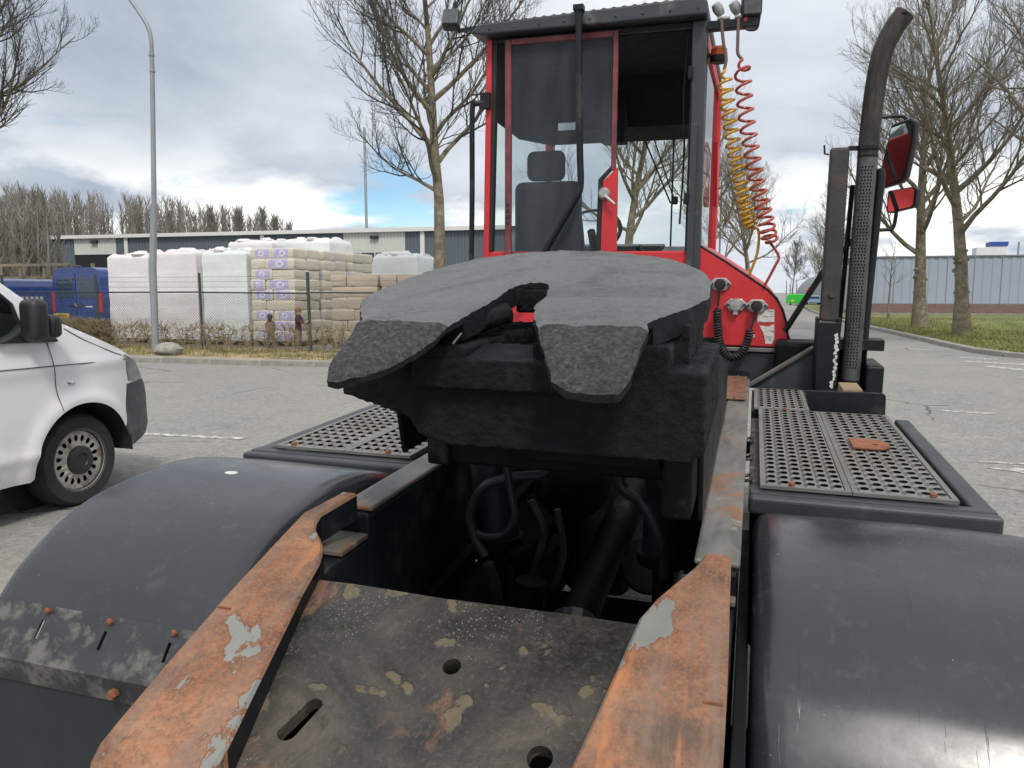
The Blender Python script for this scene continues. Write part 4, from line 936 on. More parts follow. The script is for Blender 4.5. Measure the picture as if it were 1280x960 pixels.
    for s, z in dense:
        e = HW - inset(min(max(s, 0), 5.10), z); rows.append([(e * (1 - 2*j/(NT_-1)), s + (0.0 if s < 3 else .10 * (1 - (1 - 2*j/(NT_-1))**2) * (1 if s > 4.5 else .5 * (s - 3) / 1.5 + .2)) , z + (.055 if .1 < s < 4.7 else 0) * (1 - (1 - 2*j/(NT_-1))**2)) for j in range(NT_)])
    for i in range(len(rows) - 1):
        s, z = dense[i]
        for j in range(NT_ - 1):
            nm = 'bumper' if (s > 4.6 and z < .80) else ('body')
            if 3.28 < s < 3.95 and 1 <= j < NT_ - 2: nm = 'windscreen'
            parts.setdefault(nm, MB()).add([rows[i][j], rows[i][j+1], rows[i+1][j+1], rows[i+1][j]], [(0, 1, 2, 3)])
    mats_['windscreen'] = M['van_glass']
    for nm, b in parts.items():
        o = b.out(nm.rstrip('-1').replace('window', 'door_window'), mats_[nm], root, True, ang=50)
        bm = bmesh.new(); bm.from_mesh(o.data); bmesh.ops.remove_doubles(bm, verts=bm.verts, dist=.0008); bmesh.ops.recalc_face_normals(bm, faces=bm.faces); bm.to_mesh(o.data); bm.free(); o.data.set_sharp_from_angle(angle=R(50))
    # inside: floor, wheel houses, dash, seats
    MB().box(-.6, .6, .1, 4.5, .36, .42).out('floor', M['black_plastic'], root)
    for sgn in (1, -1):
        for c in arches:
            w = MB(); n = 14
            for i in range(n + 1):
                a = R(180 * i / n); w.v += [(sgn * .93, c[0] + .43*math.cos(a), c[1] + .43*math.sin(a)), (sgn * .62, c[0] + .43*math.cos(a), c[1] + .43*math.sin(a))]
            w.f = [(2*i, 2*i+1, 2*i+3, 2*i+2) for i in range(n)]; w.m = [0]*n
            w.add([(sgn * .62, c[0] + .43*math.cos(R(a)), c[1] + .43*math.sin(R(a))) for a in range(0, 360, 20)], [list(range(18))]); w.out('wheel_house', M['gap'], root)
        X = lambda s, z, d=.002: sgn * (HW - inset(s, z) + d)
        for pl in ([(3.90, 1.18), (3.925, 1.01), (3.94, .85), (3.965, .71)], [(0.3, 1.02), (1.5, 1.02), (2.7, 1.02), (3.5, 1.018), (4.2, 1.01), (4.58, 1.0)], [(2.62, .32), (2.62, 1.0), (2.64, 1.85)], [(4.05, 1.255), (4.2, 1.17), (4.4, 1.085), (4.55, 1.035)]):
            pp = spline([(X(s, z), s, z) for s, z in pl], 6); MB().tube(pp, .003, 4).out('panel_gap', M['gap'], root)
        pp = [(X(s, z, -.004), s, z) for s, z in win + win[:1]]; MB().tube(pp, .014, 6).out('window_seal', M['black_plastic'], root)
        for (wy, _, _) in arches:
            wx = sgn * .885
            w = MB().lathe([(.205, -.2), (.30, -.2), (.325, -.17), (.328, -.10), (.325, -.03), (.30, .0), (.215, -.005), (.205, -.03)], (wx, wy, .325), (sgn, 0, 0), 40)
            tw = w.out('wheel', M['tyre'], root, True, ang=40)
            rim = MB(); sq = [(0, 0), (.5, 0), (1, 0), (1, .5), (1, 1), (.5, 1), (0, 1), (0, .5)]
            for q_ in range(18):
                ho = [(.5 + .29 * math.cos(R(225 + 45 * z_)), .54 + .20 * math.sin(R(225 + 45 * z_))) for z_ in range(8)]
                pl_ = [(2 * math.pi * (q_ + u) / 18, .09 + .118 * w_) for u, w_ in sq + ho]
                rim.add([(wx + sgn * (-.035 + (.018 if r_ < .12 else 0)), wy + r_ * math.cos(a), .325 + r_ * math.sin(a)) for a, r_ in pl_], [(z_, (z_ + 1) % 8, 8 + (z_ + 1) % 8, 8 + z_) for z_ in range(8)])
            rim.lathe([(.205, -.049), (.212, -.01), (.222, -.004), (.222, -.03)], (wx, wy, .325), (sgn, 0, 0), 40)
            rim.out('rim', M['steel_rim'], tw)
            MB().lathe([(.20, -.12), (.001, -.12)], (wx, wy, .325), (sgn, 0, 0), 24).out('brake_disc', M['gap'], tw)
            MB().lathe([(.102, -.02), (.10, .004), (.085, .010), (.05, .012), (.045, .004), (.001, .004)], (wx, wy, .325), (sgn, 0, 0), 28).out('hub_cap', M['black_plastic'], tw, True)
        # door mirror, two lobes on a triangular foot
        mr = MB().obox((sgn * 1.06, 3.72, 1.325), (.15, .13, .27)).out('door_mirror', M['black_plastic'], root, True, bevel=.05, seg=4)
        MB().obox((sgn * 1.05, 3.84, 1.28), (.13, .1, .15)).out('mirror_cowl', M['black_plastic'], mr, True, bevel=.04, seg=4)
        MB().prism([(sgn * .90, 3.52, 1.185), (sgn * .90, 3.97, 1.17), (sgn * .88, 3.90, 1.27), (sgn * .86, 3.80, 1.34), (sgn * .88, 3.66, 1.24)], (sgn * .09, 0, 0)).out('mirror_foot', M['black_plastic'], mr, True, bevel=.02)
        MB().obox((sgn * 1.05, 3.69, 1.325), (.08, .006, .2), Matrix.Rotation(R(-50 * sgn), 3, 'Z')).out('mirror_glass', M['mirror'], mr)
        MB().ball((X(4.07, .885), 4.06, .885), (.008, .035, .016), 10, 6).out('indicator', M['orange' if sgn < 0 else 'chrome'], root, True)
        MB().tube([(X(2.8, .98, .02), 2.82, .98), (X(2.95, .98, .03), 2.95, .98)], .014, 8).out('door_handle', M['van_white'], root)
    MB().prism([(-.84, 3.5, .8), (-.84, 4.2, .8), (-.84, 4.2, 1.12), (-.84, 3.75, 1.17), (-.84, 3.5, 1.05)], (1.68, 0, 0)).out('dashboard', M['dash'], root, bevel=.04)
    for x in (-.45, .45):
        st = MB().box(x-.25, x+.25, 2.65, 3.2, .42, .85).box(x-.25, x+.25, 2.55, 2.72, .7, 1.42).box(x-.13, x+.13, 2.56, 2.68, 1.44, 1.62); st.out('seat', M['fabric'], root, bevel=.04)
    MB().box(-.84, .84, 2.4, 2.45, .42, 1.88).out('bulkhead', M['dash'], root)
    MB().lathe([(.17, 0), (.19, .02), (.17, .03), (.16, .015)], (-.42, 3.42, 1.12), (0, .6, .8), 24, closed=True).out('steering_wheel', M['black_plastic'], root)
    return root
white_van(-5.37, 0, 'white panel van with grey bumper and steel wheels parked beside the tractor')

def blue_van(name, loc, rz, sc, label, lettering=False):
    r = tag(empty(name, loc, rz), label, 'van', 'blue vans in the yard'); r.scale = (sc, sc, sc)
    pr = [(-.93, .32), (.93, .32), (.97, .7), (.96, 1.15), (.88, 1.75), (.80, 1.93), (.62, 2.0), (-.62, 2.0), (-.80, 1.93), (-.88, 1.75), (-.96, 1.15), (-.97, .7)]
    st = [(0, 1, 0), (.0, 1, 0), (3.3, 1, 0), (3.9, .9, -.55), (4.6, .88, -.9), (4.85, .80, -1.0)]
    b = MB(); n = len(pr)
    for y, k, dz in st: b.v += [(x * k, y, z if z < 1.0 else max(.98, z + dz * (z - .9) / 1.1)) for x, z in pr]
    for i in range(len(st) - 1):
        for j in range(n): b.f.append((i*n+j, i*n+(j+1) % n, (i+1)*n+(j+1) % n, (i+1)*n+j)); b.m.append(0)
    b.f += [list(range(n)), list(range((len(st)-1)*n, len(st)*n))]; b.m += [0, 0]
    b.out('body', M['blue'], r, bevel=.05, seg=3)
    for s in (-1, 1):
        d = MB().prism([(s*.012, -.03, .45), (s*.80, -.03, .45), (s*.83, -.03, 1.1), (s*.76, -.03, 1.72), (s*.66, -.03, 1.82), (s*.012, -.03, 1.84)], (0, .025, 0)).out('rear_door', M['blue'], r, bevel=.012)
        MB().prism([(s*.07, -.045, 1.16), (s*.76, -.045, 1.16), (s*.70, -.045, 1.68), (s*.07, -.045, 1.72)], (0, .02, 0)).out('window', M['blue_glass'], d, bevel=.01)
        MB().box(s*.06 + (0 if s > 0 else -.22), s*.06 + (.22 if s > 0 else 0), -.06, -.03, .93, .97).out('handle', M['black_plastic'], d)
        tl = MB().box(s*.885 - .055, s*.885 + .055, -.03, .10, .75, 1.3).out('tail_light', M['tail'], r, bevel=.02)
        for y in (.95, 3.95): MB().lathe([(.02, -.2), (.30, -.2), (.33, -.15), (.33, -.05), (.30, 0), (.02, 0)], (s*.955, y, .33), (s, 0, 0), 24).out('wheel', M['tyre'], r, True)
    MB().box(-.86, -.30, -.055, -.031, .60, .72).out('number_plate', M['plate_yellow'], r)
    for i in range(6): MB().box(-.80 + i*.075, -.755 + i*.075, -.06, -.0555, .63, .69).out('plate_character', M['ink'], r)
    MB().prism([(-.03, -.05, 1.02), (.03, -.05, .93), (.0, -.05, .885), (-.06, -.05, .975)], (0, .014, 0)).out('badge', M['chrome'], r)
    MB().box(-.92, .92, -.09, .02, .34, .52).out('bumper', M['black_plastic'], r, bevel=.03)
    MB().ball((-.05, .12, 2.02), (.09, .12, .05), 10, 6).out('camera_pod', M['black_plastic'], r, True)
    for x0, x1 in ((.35, .6),): MB().box(x0, x1, -.036, -.031, .90, .935).out('lettering', M['white_paint'], r)
    if lettering:
        for i in range(5): MB().box(.978, .99, 1.6 + i * .2, 1.72 + i * .2, 1.3, 1.4).out('lettering', M['white_paint'], r)
    return r
blue_van('blue_van', (-19.15, 18.0, .1), R(-3), 1.06, 'blue panel van with dark rear windows parked beside the white wrapped pallets')
blue_van('blue_van', (-22.0, 16.4, .1), R(4), .90, 'second, lower blue van standing beyond the white van windscreen', True)

# ================================================================== TERMINAL TRACTOR
# Measured in the tractor's own frame (X right, Y forward, Z up), origin at the eye point; the frame is
# raked nose-up against the level ground, so the whole thing hangs on one tilted root.
RT = Matrix.Rotation(R(2.34), 3, Vector((math.cos(R(YAW)), math.sin(R(YAW)), 0)))
def ground(x, y): return (-CAM.z - RT[2][0] * x - RT[2][1] * y) / RT[2][2]
CX = -.475
B = Vector((CX, 3.2, ground(CX, 3.2)))
truck = tag(empty('terminal_tractor'), 'red and black terminal tractor seen from behind, greasy fifth wheel raised', 'truck')
truck.matrix_world = Matrix.Translation(CAM + RT @ B) @ RT.to_4x4()
def T(mb, name, mat, parent=None, **k): return mb.out(name, mat, parent or truck, off=B, **k)
def mx(x, s): return x if s > 0 else 2 * CX - x
def bolt(x, y, z, r, parent, mat='rustplain', axis=(0, 0, 1), h=.012):
    return T(MB().lathe([(.001, h), (r * .6, h), (r * .95, h * .8), (r, h * .5), (r, 0)], (x, y, z), axis, 6), 'bolt', M[mat], parent)
# --- chassis
for s in (1, -1):
    x0, x1 = sorted((mx(-.086, s), mx(-.004, s)))
    y0r = 1.50 if s > 0 else 1.60
    rl = T(MB().box(x0, x1, y0r, 6.3, -1.02, -.607), 'chassis_rail', M['black'], bevel=.01)
    T(MB().box(x0 - .004, x1 + .004, y0r + .01, 4.02, -.606, -.592), 'rail_cap', M['rail'], rl, bevel=.008, seg=3)
    T(MB().prism([(x0 + .004, .84, -1.1), (x0 + .004, y0r - .002, -1.1), (x0 + .004, y0r - .002, -.672), (x0 + .004, 1.42, -.672), (x0 + .004, .84, -.845)], (x1 - x0 - .008, 0, 0)), 'chassis_rail', M['black'], bevel=.006)
    T(MB().box(x0 + .002, x1 - .002, 1.47, y0r - .002, -.668, -.655), 'shim_plate', M['rail'], rl, bevel=.003)
T(MB().box(-.001, .020, .86, 2.03, -1.15, -.70), 'guard_bracket', M['shaded_soot'], bevel=.003)
T(MB().box(-.13, -.012, 3.35, 4.0, -.588, -.578), 'wear_plate', M['copper_rust'], bevel=.003)
T(MB().box(-.062, -.055, 3.34, 4.0, -.577, -.573), 'wear_plate', M['copper_rust'])
for y in (2.9, 4.6, 5.6): T(MB().box(-.853, -.097, y, y + .12, -.86, -.70), 'cross_member', M['shaded_soot'], bevel=.01)
# guide ramps with rounded noses
def ramp_bar(stations, thick, name):
    b = MB(); up = []; 
    for y, xl, xr, z in stations: up.append((xl, xr, y, z))
    n = len(up); e = .006
    for xl, xr, y, z in up:
        b.v += [(xl, y, z - e), (xl + e, y, z), (xr - e, y, z), (xr, y, z - e), (xr, y, z - thick), (xl, y, z - thick)]
    for i in range(n - 1):
        for j in range(6): b.f.append((i*6+j, i*6+(j+1) % 6, (i+1)*6+(j+1) % 6, (i+1)*6+j)); b.m.append(1 if j >= 3 and i < n - 6 else 0)
    b.f += [list(range(6)), list(range((n-1)*6, n*6))]; b.m += [1, 0]
    return T(b, name, [M['rust'], M['black']], smooth=True, ang=30)
def rz(y): return -.55 + .297 * (y - 1.55)
SL = [(1.565, -.916, -.876), (1.474, -.967, -.918), (1.448, -.968, -.914), (1.426, -.968, -.903), (1.40, -.969, -.876), (1.375, -.969, -.855), (1.35, -.97, -.842), (1.324, -.97, -.832), (1.238, -.972, -.818), (1.12, -.969, -.792), (1.01, -.966, -.768), (.90, -.960, -.743)]
SR = [(1.485, -.068, -.018), (1.45, -.082, -.017), (1.35, -.143, -.015), (1.294, -.167, -.013), (1.20, -.182, -.011), (1.096, -.199, -.010), (.979, -.220, -.010), (.90, -.232, -.010)]
for S, w in ((SL, -.966), (SR, -.245)):
    st = [(y, a, c, rz(y)) for y, a, c in S]
    y, a, c = S[-1]
    for dy, dz in ((.03, .012), (.05, .03), (.062, .06), (.066, .10), (.066, .2)): st.append((y - dy, a, c, rz(y) - dz))
    ramp_bar(st, .065, 'guide_ramp')
for x, y in ((-.948, 1.165), (-.03, 1.13)):
    T(MB().obox((x, y, rz(y) + .001), (.03, .004, .006)), 'weld_bead', M['rustplain'])
# cross plate between the ramps, with its holes
def pz(y): return -.66 + .36 * (y - 1.3)
slot = []
for a in range(0, 360, 20):
    ca, sa = math.cos(R(a)), math.sin(R(a)); c = (-.683, 1.047) if sa > 0 else (-.701, 1.0); r = .016 if sa > 0 else .019; slot.append((c[0] + r*ca, c[1] + r*sa))
v, f = holed([(-.90, .80), (-.05, .80), (-.05, 1.315), (-.30, 1.318), (-.55, 1.314), (-.75, 1.319), (-.90, 1.316)], [circ(-.477, 1.168, .0165, 20), circ(-.280, 1.036, .0205, 20), slot])
b = MB().add([(x, y, pz(y)) for x, y in v], f)
cp = T(b, 'cross_plate', M['plate']); so = cp.modifiers.new('thick', 'SOLIDIFY'); so.thickness = .025; so.offset = -1
T(MB().box(-.85, -.10, .86, 1.28, -1.0, -.90), 'cross_plate_support', M['shaded_soot'])

# --- mudguards
def mudguard(s, lowend):
    ctrl = [(1.08, -.90), (1.12, -.80), (1.165, -.742), (1.21, -.695), (1.256, -.657), (1.35, -.603), (1.45, -.570), (1.56, -.553), (1.65, -.548), (1.76, -.553), (1.86, -.568), (1.98, -.605), (2.08, -.66), (2.16, -.74), (2.22, -.86)]
    if s < 0: ctrl = [q for q in ctrl if q[0] > 1.15]
    prof = spline([(0, y, z - (.030 if s > 0 else .013)) for y, z in ctrl], 5); n = len(prof)
    x0, x1 = .024, .625
    cross = [(x0, -.07), (x0 + .001, -.04), (x0 + .006, -.022), (x0 + .016, -.009), (x0 + .034, -.001), (x0 + .06, 0)] + [(x0 + .06 + (x1 - x0 - .11) * i / 8, .004 * math.sin(math.pi * i / 8)) for i in range(1, 9)] + [(x1 - .025, -.002), (x1 - .008, -.010), (x1, -.026)]
    b = MB(); k = len(cross)
    for i, p in enumerate(prof):
        t = (prof[min(i+1, n-1)] - prof[max(i-1, 0)]).normalized(); nr = Vector((0, -t.z, t.y))
        for x, d in cross: q = p + nr * (d + .0018 * mnoise.noise(Vector((x * 6, p.y * 6, 2)))); b.v.append((mx(x, s), q.y, q.z))
    b.f = [(i*k+j, i*k+j+1, (i+1)*k+j+1, (i+1)*k+j) for i in range(n-1) for j in range(k-1)]; b.m = [0]*len(b.f)
    o = T(b, 'mudguard', M['mudguard'], smooth=True, ang=60)
    so = o.modifiers.new('thick', 'SOLIDIFY'); so.thickness = .006; so.offset = -1
    return o
mr_ = mudguard(1, True); ml_ = mudguard(-1, False)
T(MB().ball((-1.30, 1.66, -.557), (.020, .014, .003), 10, 5), 'worn_patch', M['flake_white'], ml_, smooth=True)
# bent steel strip with slots, bolts and rubber flap behind the left wheel
xa, xb = -1.64, -.985
sl = []
for cx_ in (-1.40, -1.235, -1.075): sl.append([(cx_ - .004, .030), (cx_ + .004, .030), (cx_ + .004, .068), (cx_ - .004, .068)])
v, f = holed([(xa, 0), (xb, 0), (xb, .115), (xa, .115)], sl)
D = Vector((0, -.086, -.105)).normalized()
A0 = Vector((0, 1.176, -.728))
b = MB().add([(x, (A0 + D * t).y, (A0 + D * t).z) for x, t in v], f)
e = A0 + D * .115
b.add([(xa, e.y, e.z), (xb, e.y, e.z), (xb, e.y + .01, e.z - .055), (xa, e.y + .01, e.z - .055)], [(0, 1, 2, 3)])
st = T(b, 'mudguard_strip', M['strip'], ml_); so = st.modifiers.new('thick', 'SOLIDIFY'); so.thickness = .005
T(MB().box(xa, xb, e.y + .016, e.y + .022, e.z - .5, e.z - .02), 'mud_flap', M['flap'], ml_, bevel=.002)
for x in (-1.395, -1.23, -1.07): 
    q = A0 + D * .012; T(MB().lathe([(.001, .01), (.005, .007), (.007, .004), (.007, -.004)], (x, q.y - .003, q.z + .003), (0, -.77, .63), 6), 'bolt', M['rustplain'], ml_)
T(MB().lathe([(.001, .01), (.008, .01), (.011, .006), (.011, -.004)], (-1.17, e.y - .002, e.z - .03), (0, -1, .1), 6), 'bolt', M['rustplain'], ml_)
for y, z in ((1.62, -.80), (1.1, -.86), (1.35, -.78)): T(MB().lathe([(.001, .02), (.011, .02), (.013, .0)], (-.001, y, z), (1, 0, 0), 6), 'bolt', M['strip'])
T(MB().box(.030, .62, 1.085, 1.092, -1.42, -.90), 'mud_flap', M['flap'], mr_, bevel=.002)
# --- wheels
def big_wheel(x, y, s, wdt=.3, r=.46):
    zc = ground(x, y) + r
    w = T(MB().lathe([(.24, -wdt/2), (.34, -wdt/2 - .005), (.43, -wdt/2 + .01), (r - .01, -wdt/2 + .04), (r, -wdt/2 + .07), (r, wdt/2 - .07), (r - .01, wdt/2 - .04), (.43, wdt/2 - .01), (.34, wdt/2 + .005), (.24, wdt/2)], (x, y, zc), (1, 0, 0), 48), 'wheel', M['tyre'], smooth=True)
    T(MB().lathe([(.24, -wdt/2), (.245, wdt/2), (.21, wdt/2 - .01), (.19, wdt/2 - .09), (.10, wdt/2 - .06), (.09, wdt/2 + .01), (.001, wdt/2 + .01)], (x, y, zc), (s, 0, 0), 32), 'rim', M['darkgrey'], w, smooth=True)
for s in (1, -1): big_wheel(mx(.32, s), 1.65, s, .5); big_wheel(mx(.30, s), 5.25, s, .3)
T(MB().tube([(mx(.3, -1), 1.65, ground(CX, 1.65) + .46), (.3, 1.65, ground(CX, 1.65) + .46)], .07, 12), 'rear_axle', M['shaded_soot'], smooth=True)
T(MB().ball((CX, 1.65, ground(CX, 1.65) + .46), (.2, .22, .2), 16, 10), 'differential', M['shaded_soot'], smooth=True)
T(MB().tube([(mx(.3, -1), 5.25, ground(CX, 5.25) + .46), (.3, 5.25, ground(CX, 5.25) + .46)], .06, 12), 'front_axle', M['shaded_soot'], smooth=True)

# --- fifth wheel
def fz(y): return -.075 + .16 * (y - 1.6) if y > 1.345 else -.116 + .72 * (y - 1.345)
topo = [(-.745, 1.375), (-.80, 1.47), (-.849, 1.566), (-.853, 1.70), (-.840, 1.88), (-.785, 2.10), (-.69, 2.205), (-.56, 2.265), (-.41, 2.26), (-.26, 2.15), (-.165, 2.035), (-.118, 1.94), (-.092, 1.80), (-.088, 1.62), (-.105, 1.575), (-.182, 1.40), (-.172, 1.345),
        (-.18, 1.282), (-.183, 1.22), (-.194, 1.188), (-.24, 1.182), (-.285, 1.188), (-.311, 1.209), (-.342, 1.278), (-.372, 1.345),
        (-.398, 1.41), (-.43, 1.53), (-.432, 1.62), (-.45, 1.72), (-.462, 1.76), (-.485, 1.785), (-.515, 1.785), (-.535, 1.74), (-.538, 1.60), (-.542, 1.48), (-.548, 1.345),
        (-.556, 1.31), (-.585, 1.255), (-.63, 1.208), (-.69, 1.182), (-.715, 1.188), (-.728, 1.215), (-.735, 1.30)]
topo = [(x, y) if y >= 1.345 else (x * (1.345 - (1.345 - y) * .80) / y, 1.345 - (1.345 - y) * .80) for x, y in topo]
# dense fill: grid cells inside the outline, then thickened
def solid_from_outline(poly, zf, thick, step=.012):
    xs_ = [p[0] for p in poly]; ys_ = [p[1] for p in poly]; b = MB(); idx = {}
    nx = int((max(xs_) - min(xs_)) / step) + 2; ny = int((max(ys_) - min(ys_)) / step) + 2
    x0, y0 = min(xs_) - step / 2, min(ys_) - step / 2; cells = set()
    for i in range(nx):
        for j in range(ny):
            if in_poly(x0 + (i + .5) * step, y0 + (j + .5) * step, poly): cells.add((i, j))
    bord = {}
    for i, j in cells:
        for a, c in ((i, j), (i+1, j), (i+1, j+1), (i, j+1)): bord.setdefault((a, c), 0); bord[(a, c)] += 1
    for (a, c), n in bord.items():
        x, y = x0 + a * step, y0 + c * step
        if n < 4: x, y = near_poly(x, y, poly)
        th = thick(x, y); idx[(a, c)] = len(b.v); b.v += [(x, y, zf(y)), (x, y, zf(y) - th)]
    for i, j in cells:
        q = [idx[k] for k in ((i, j), (i+1, j), (i+1, j+1), (i, j+1))]
        b.f.append(q); b.m.append(0); b.f.append([k + 1 for k in q[::-1]]); b.m.append(1)
        for k, (di, dj) in enumerate(((0, -1), (1, 0), (0, 1), (-1, 0))):
            if (i + di, j + dj) not in cells: a, c = q[k], q[(k+1) % 4]; b.f.append((a, c, c + 1, a + 1)[::-1]); b.m.append(1)
    return b
fwb = solid_from_outline(topo, fz, lambda x, y: .055 if y > 1.42 else .019, .008)
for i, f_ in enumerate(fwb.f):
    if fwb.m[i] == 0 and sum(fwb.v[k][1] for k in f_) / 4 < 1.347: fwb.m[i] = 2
rnd = random.Random(7)
for i, (x, y, z) in enumerate(fwb.v):
    q = Vector((x, y, z)); d = .0020 * mnoise.noise(q * 75) + .0016 * mnoise.noise(q * 22) + .004 * mnoise.noise(q * 6)
    if y < 1.37: d += .006 * mnoise.noise(q * 13) + .004 * mnoise.noise(q * 33)
    e = near_poly(x, y, topo); de = math.hypot(e[0] - x, e[1] - y)
    if i % 2 == 0: z -= .008 * max(0, 1 - de / .022) ** 2
    side = .0028 * mnoise.noise(q * 34) if de < .004 else 0
    fwb.v[i] = (x + side, y + side * .7, z + d)
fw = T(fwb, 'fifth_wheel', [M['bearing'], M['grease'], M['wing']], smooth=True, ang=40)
def lumpy(b, name, vox=.006, amp=.009, size=.014, mat='grease', parent=None):
    o = T(b, name, M[mat], parent or fw); remesh(o, vox, amp, size); return o
# rib under the plate, pedestal beam and neck, all caked in grease
lumpy(MB().prism([(-.81, 1.40, -.205), (-.81, 1.40, -.275), (-.66, 1.40, -.315), (-.64, 1.40, -.35), (-.575, 1.40, -.368), (-.1, 1.40, -.368), (-.072, 1.40, -.35), (-.075, 1.40, -.20)], (0, .55, 0)), 'pedestal_beam')
lumpy(MB().box(-.78, -.53, 1.38, 2.0, -.205, -.165).box(-.40, -.14, 1.40, 2.0, -.21, -.155).box(-.24, -.115, 1.52, 1.95, -.22, -.12), 'bearing_bracket')
lumpy(MB().prism([(-.64, 1.375, -.188), (-.64, 1.52, -.172), (-.64, 1.60, -.21), (-.64, 1.60, -.25), (-.64, 1.375, -.25)], (.33, 0, 0)), 'throat_sill', amp=.009)
lumpy(MB().box(-.545, -.415, 1.765, 1.83, -.125, -.07), 'lock_jaw', amp=.006)
lumpy(MB().tube([(-.575, 1.50, -.135), (-.525, 1.64, -.118)], .024, 10), 'lock_lever', amp=.008)
T(MB().tube([(-.551, 1.375, -.160), (-.538, 1.39, -.140)], .0026, 6), 'release_pin', M['shield'], fw)
# lifting frame
lf = T(MB().box(-.66, -.12, 1.62, 1.74, -.47, -.372).box(-.71, -.655, 1.6, 2.3, -.47, -.372).box(-.16, -.10, 1.52, 2.3, -.52, -.372).box(-.60, -.30, 1.60, 1.90, -.42, -.372), 'lift_frame', M['shaded_soot'], bevel=.008)
T(MB().box(-.45, -.165, 1.55, 1.61, -.43, -.373), 'stiffener', M['shaded_soot'], lf, bevel=.006)
T(MB().prism([(-.099, 1.62, -.25), (-.099, 2.0, -.22), (-.099, 3.2, -.42), (-.099, 3.2, -.585), (-.099, 1.72, -.585)], (.012, 0, 0)), 'side_plate', M['black'], bevel=.003)
T(MB().prism([(-.87, 1.75, -.30), (-.87, 2.05, -.27), (-.87, 2.12, -.34), (-.87, 2.12, -.50), (-.87, 1.8, -.50)], (.014, 0, 0)), 'side_plate', M['shaded_soot'], bevel=.003)
for x, dx in ((-.735, .02), (-.21, 0)):
    c = T(MB().tube([(x - dx, 2.15, -.45), (x, 2.15, -.66), (x + dx * 1.5, 2.12, -.86)], .064, 20), 'lift_cylinder', M['black'], smooth=True)
    T(MB().lathe([(.064, 0), (.076, 0), (.076, .03), (.064, .03)], (x + dx * 1.4, 2.12, -.85), (0, 0, 1), 20), 'collar', M['shaded_soot'], c)
    T(MB().tube([(x + dx * 1.5, 2.12, -.86), (x + dx * 2, 2.1, -1.12)], .03, 12), 'cylinder_rod', M['shaded_soot'], c)
for x in (-.80, -.16): T(MB().bar((x, 2.2, -.46), (x, 4.2, -.72), .07, .12), 'lift_arm', M['shaded_soot'], bevel=.008)
def hose(pts, r=.014, mat='hose'): return T(MB().tube(spline(pts, 8), r, 10), 'hydraulic_hose', M[mat], smooth=True)
hose([(-.50, 2.0, -.50), (-.53, 2.03, -.59), (-.63, 2.03, -.612), (-.72, 2.03, -.65), (-.765, 2.03, -.73), (-.755, 2.03, -.80), (-.72, 2.03, -.86)])
hose([(-.66, 2.02, -.52), (-.635, 2.02, -.66), (-.625, 2.02, -.73), (-.66, 2.02, -.785), (-.72, 2.03, -.80), (-.76, 2.04, -.79)], .011)
hose([(-.34, 2.02, -.52), (-.32, 2.02, -.61), (-.26, 2.01, -.65), (-.21, 2.0, -.74), (-.195, 2.01, -.80), (-.20, 2.03, -.86)], .016)
hose([(-.60, 2.1, -.70), (-.56, 2.1, -.80), (-.59, 2.1, -.93), (-.58, 2.15, -1.05)], .012); hose([(-.52, 2.1, -.72), (-.50, 2.1, -.85), (-.53, 2.1, -.98)], .010)
hose([(-.70, 2.0, -.87), (-.68, 2.02, -.98), (-.70, 2.05, -1.1)], .018)
T(MB().tube([(-.335, 3.2, -.62), (-.40, 2.5, -.88), (-.46, 2.0, -1.08)], .055, 16), 'drive_shaft', M['shaded_soot'], smooth=True)
T(MB().lathe([(.001, -.03), (.075, -.03), (.075, .03), (.001, .03)], (-.455, 2.04, -1.065), (.06, -.45, -.2), 16), 'shaft_flange', M['darkgrey'])
T(MB().lathe([(.001, .0), (.10, .0), (.115, -.02), (.115, -.28), (.10, -.30), (.001, -.30)], (-.295, 2.55, -1.04), (.2, -1, .1), 28), 'air_tank', M['darkgrey'], smooth=True)
T(MB().box(-.66, -.40, 2.75, 3.9, -1.28, -.45), 'gearbox', M['shaded_soot'], bevel=.05, seg=3)
T(MB().box(-.853, -.70, 1.72, 2.28, -1.38, -.98), 'battery_carrier', M['shaded_soot'], bevel=.02)
T(MB().box(-.853, -.66, 2.3, 3.9, -1.30, -.95), 'hydraulic_tank', M['shaded_soot'], bevel=.03, seg=3)
T(MB().box(-.853, -.097, 1.52, 1.60, -1.12, -.80), 'cross_member', M['shaded_soot'], bevel=.01)
T(MB().tube([(-.853, 1.98, -1.17), (-.097, 1.98, -1.17)], .05, 12), 'torque_rod', M['shaded_soot'], smooth=True)
T(MB().box(-.30, -.10, 3.1, 3.9, -1.3, -.9), 'air_dryer_box', M['shaded_soot'], bevel=.03)
T(MB().bar((-.80, 2.05, -1.18), (-.62, 2.6, -1.02), .06, .09), 'suspension_link', M['shaded_soot'], bevel=.01)
T(MB().tube([(-.60, 2.02, -1.14), (-.58, 2.03, -.92)], .045, 12), 'shock_absorber', M['shaded_soot'], smooth=True); T(MB().ball((-.55, 2.45, -.72), (.13, .2, .14), 14, 9), 'gearbox_cover', M['shaded_soot'], smooth=True)
T(MB().box(-.80, -.60, 1.85, 2.0, -1.16, -1.0), 'axle_bracket', M['shaded_soot'], bevel=.02); T(MB().lathe([(.001, .03), (.045, .03), (.05, 0), (.02, -.1), (.001, -.1)], (-.635, 1.84, -1.0), (.2, -1, .3), 16), 'shackle', M['shaded_soot'])
T(MB().bar((-.84, 1.9, -.95), (-.70, 3.3, -.72), .03, .03), 'brake_pipe', M['shaded_soot']); T(MB().box(-.80, -.15, 2.25, 2.6, -1.30, -1.20), 'axle_plate', M['shaded_soot'])

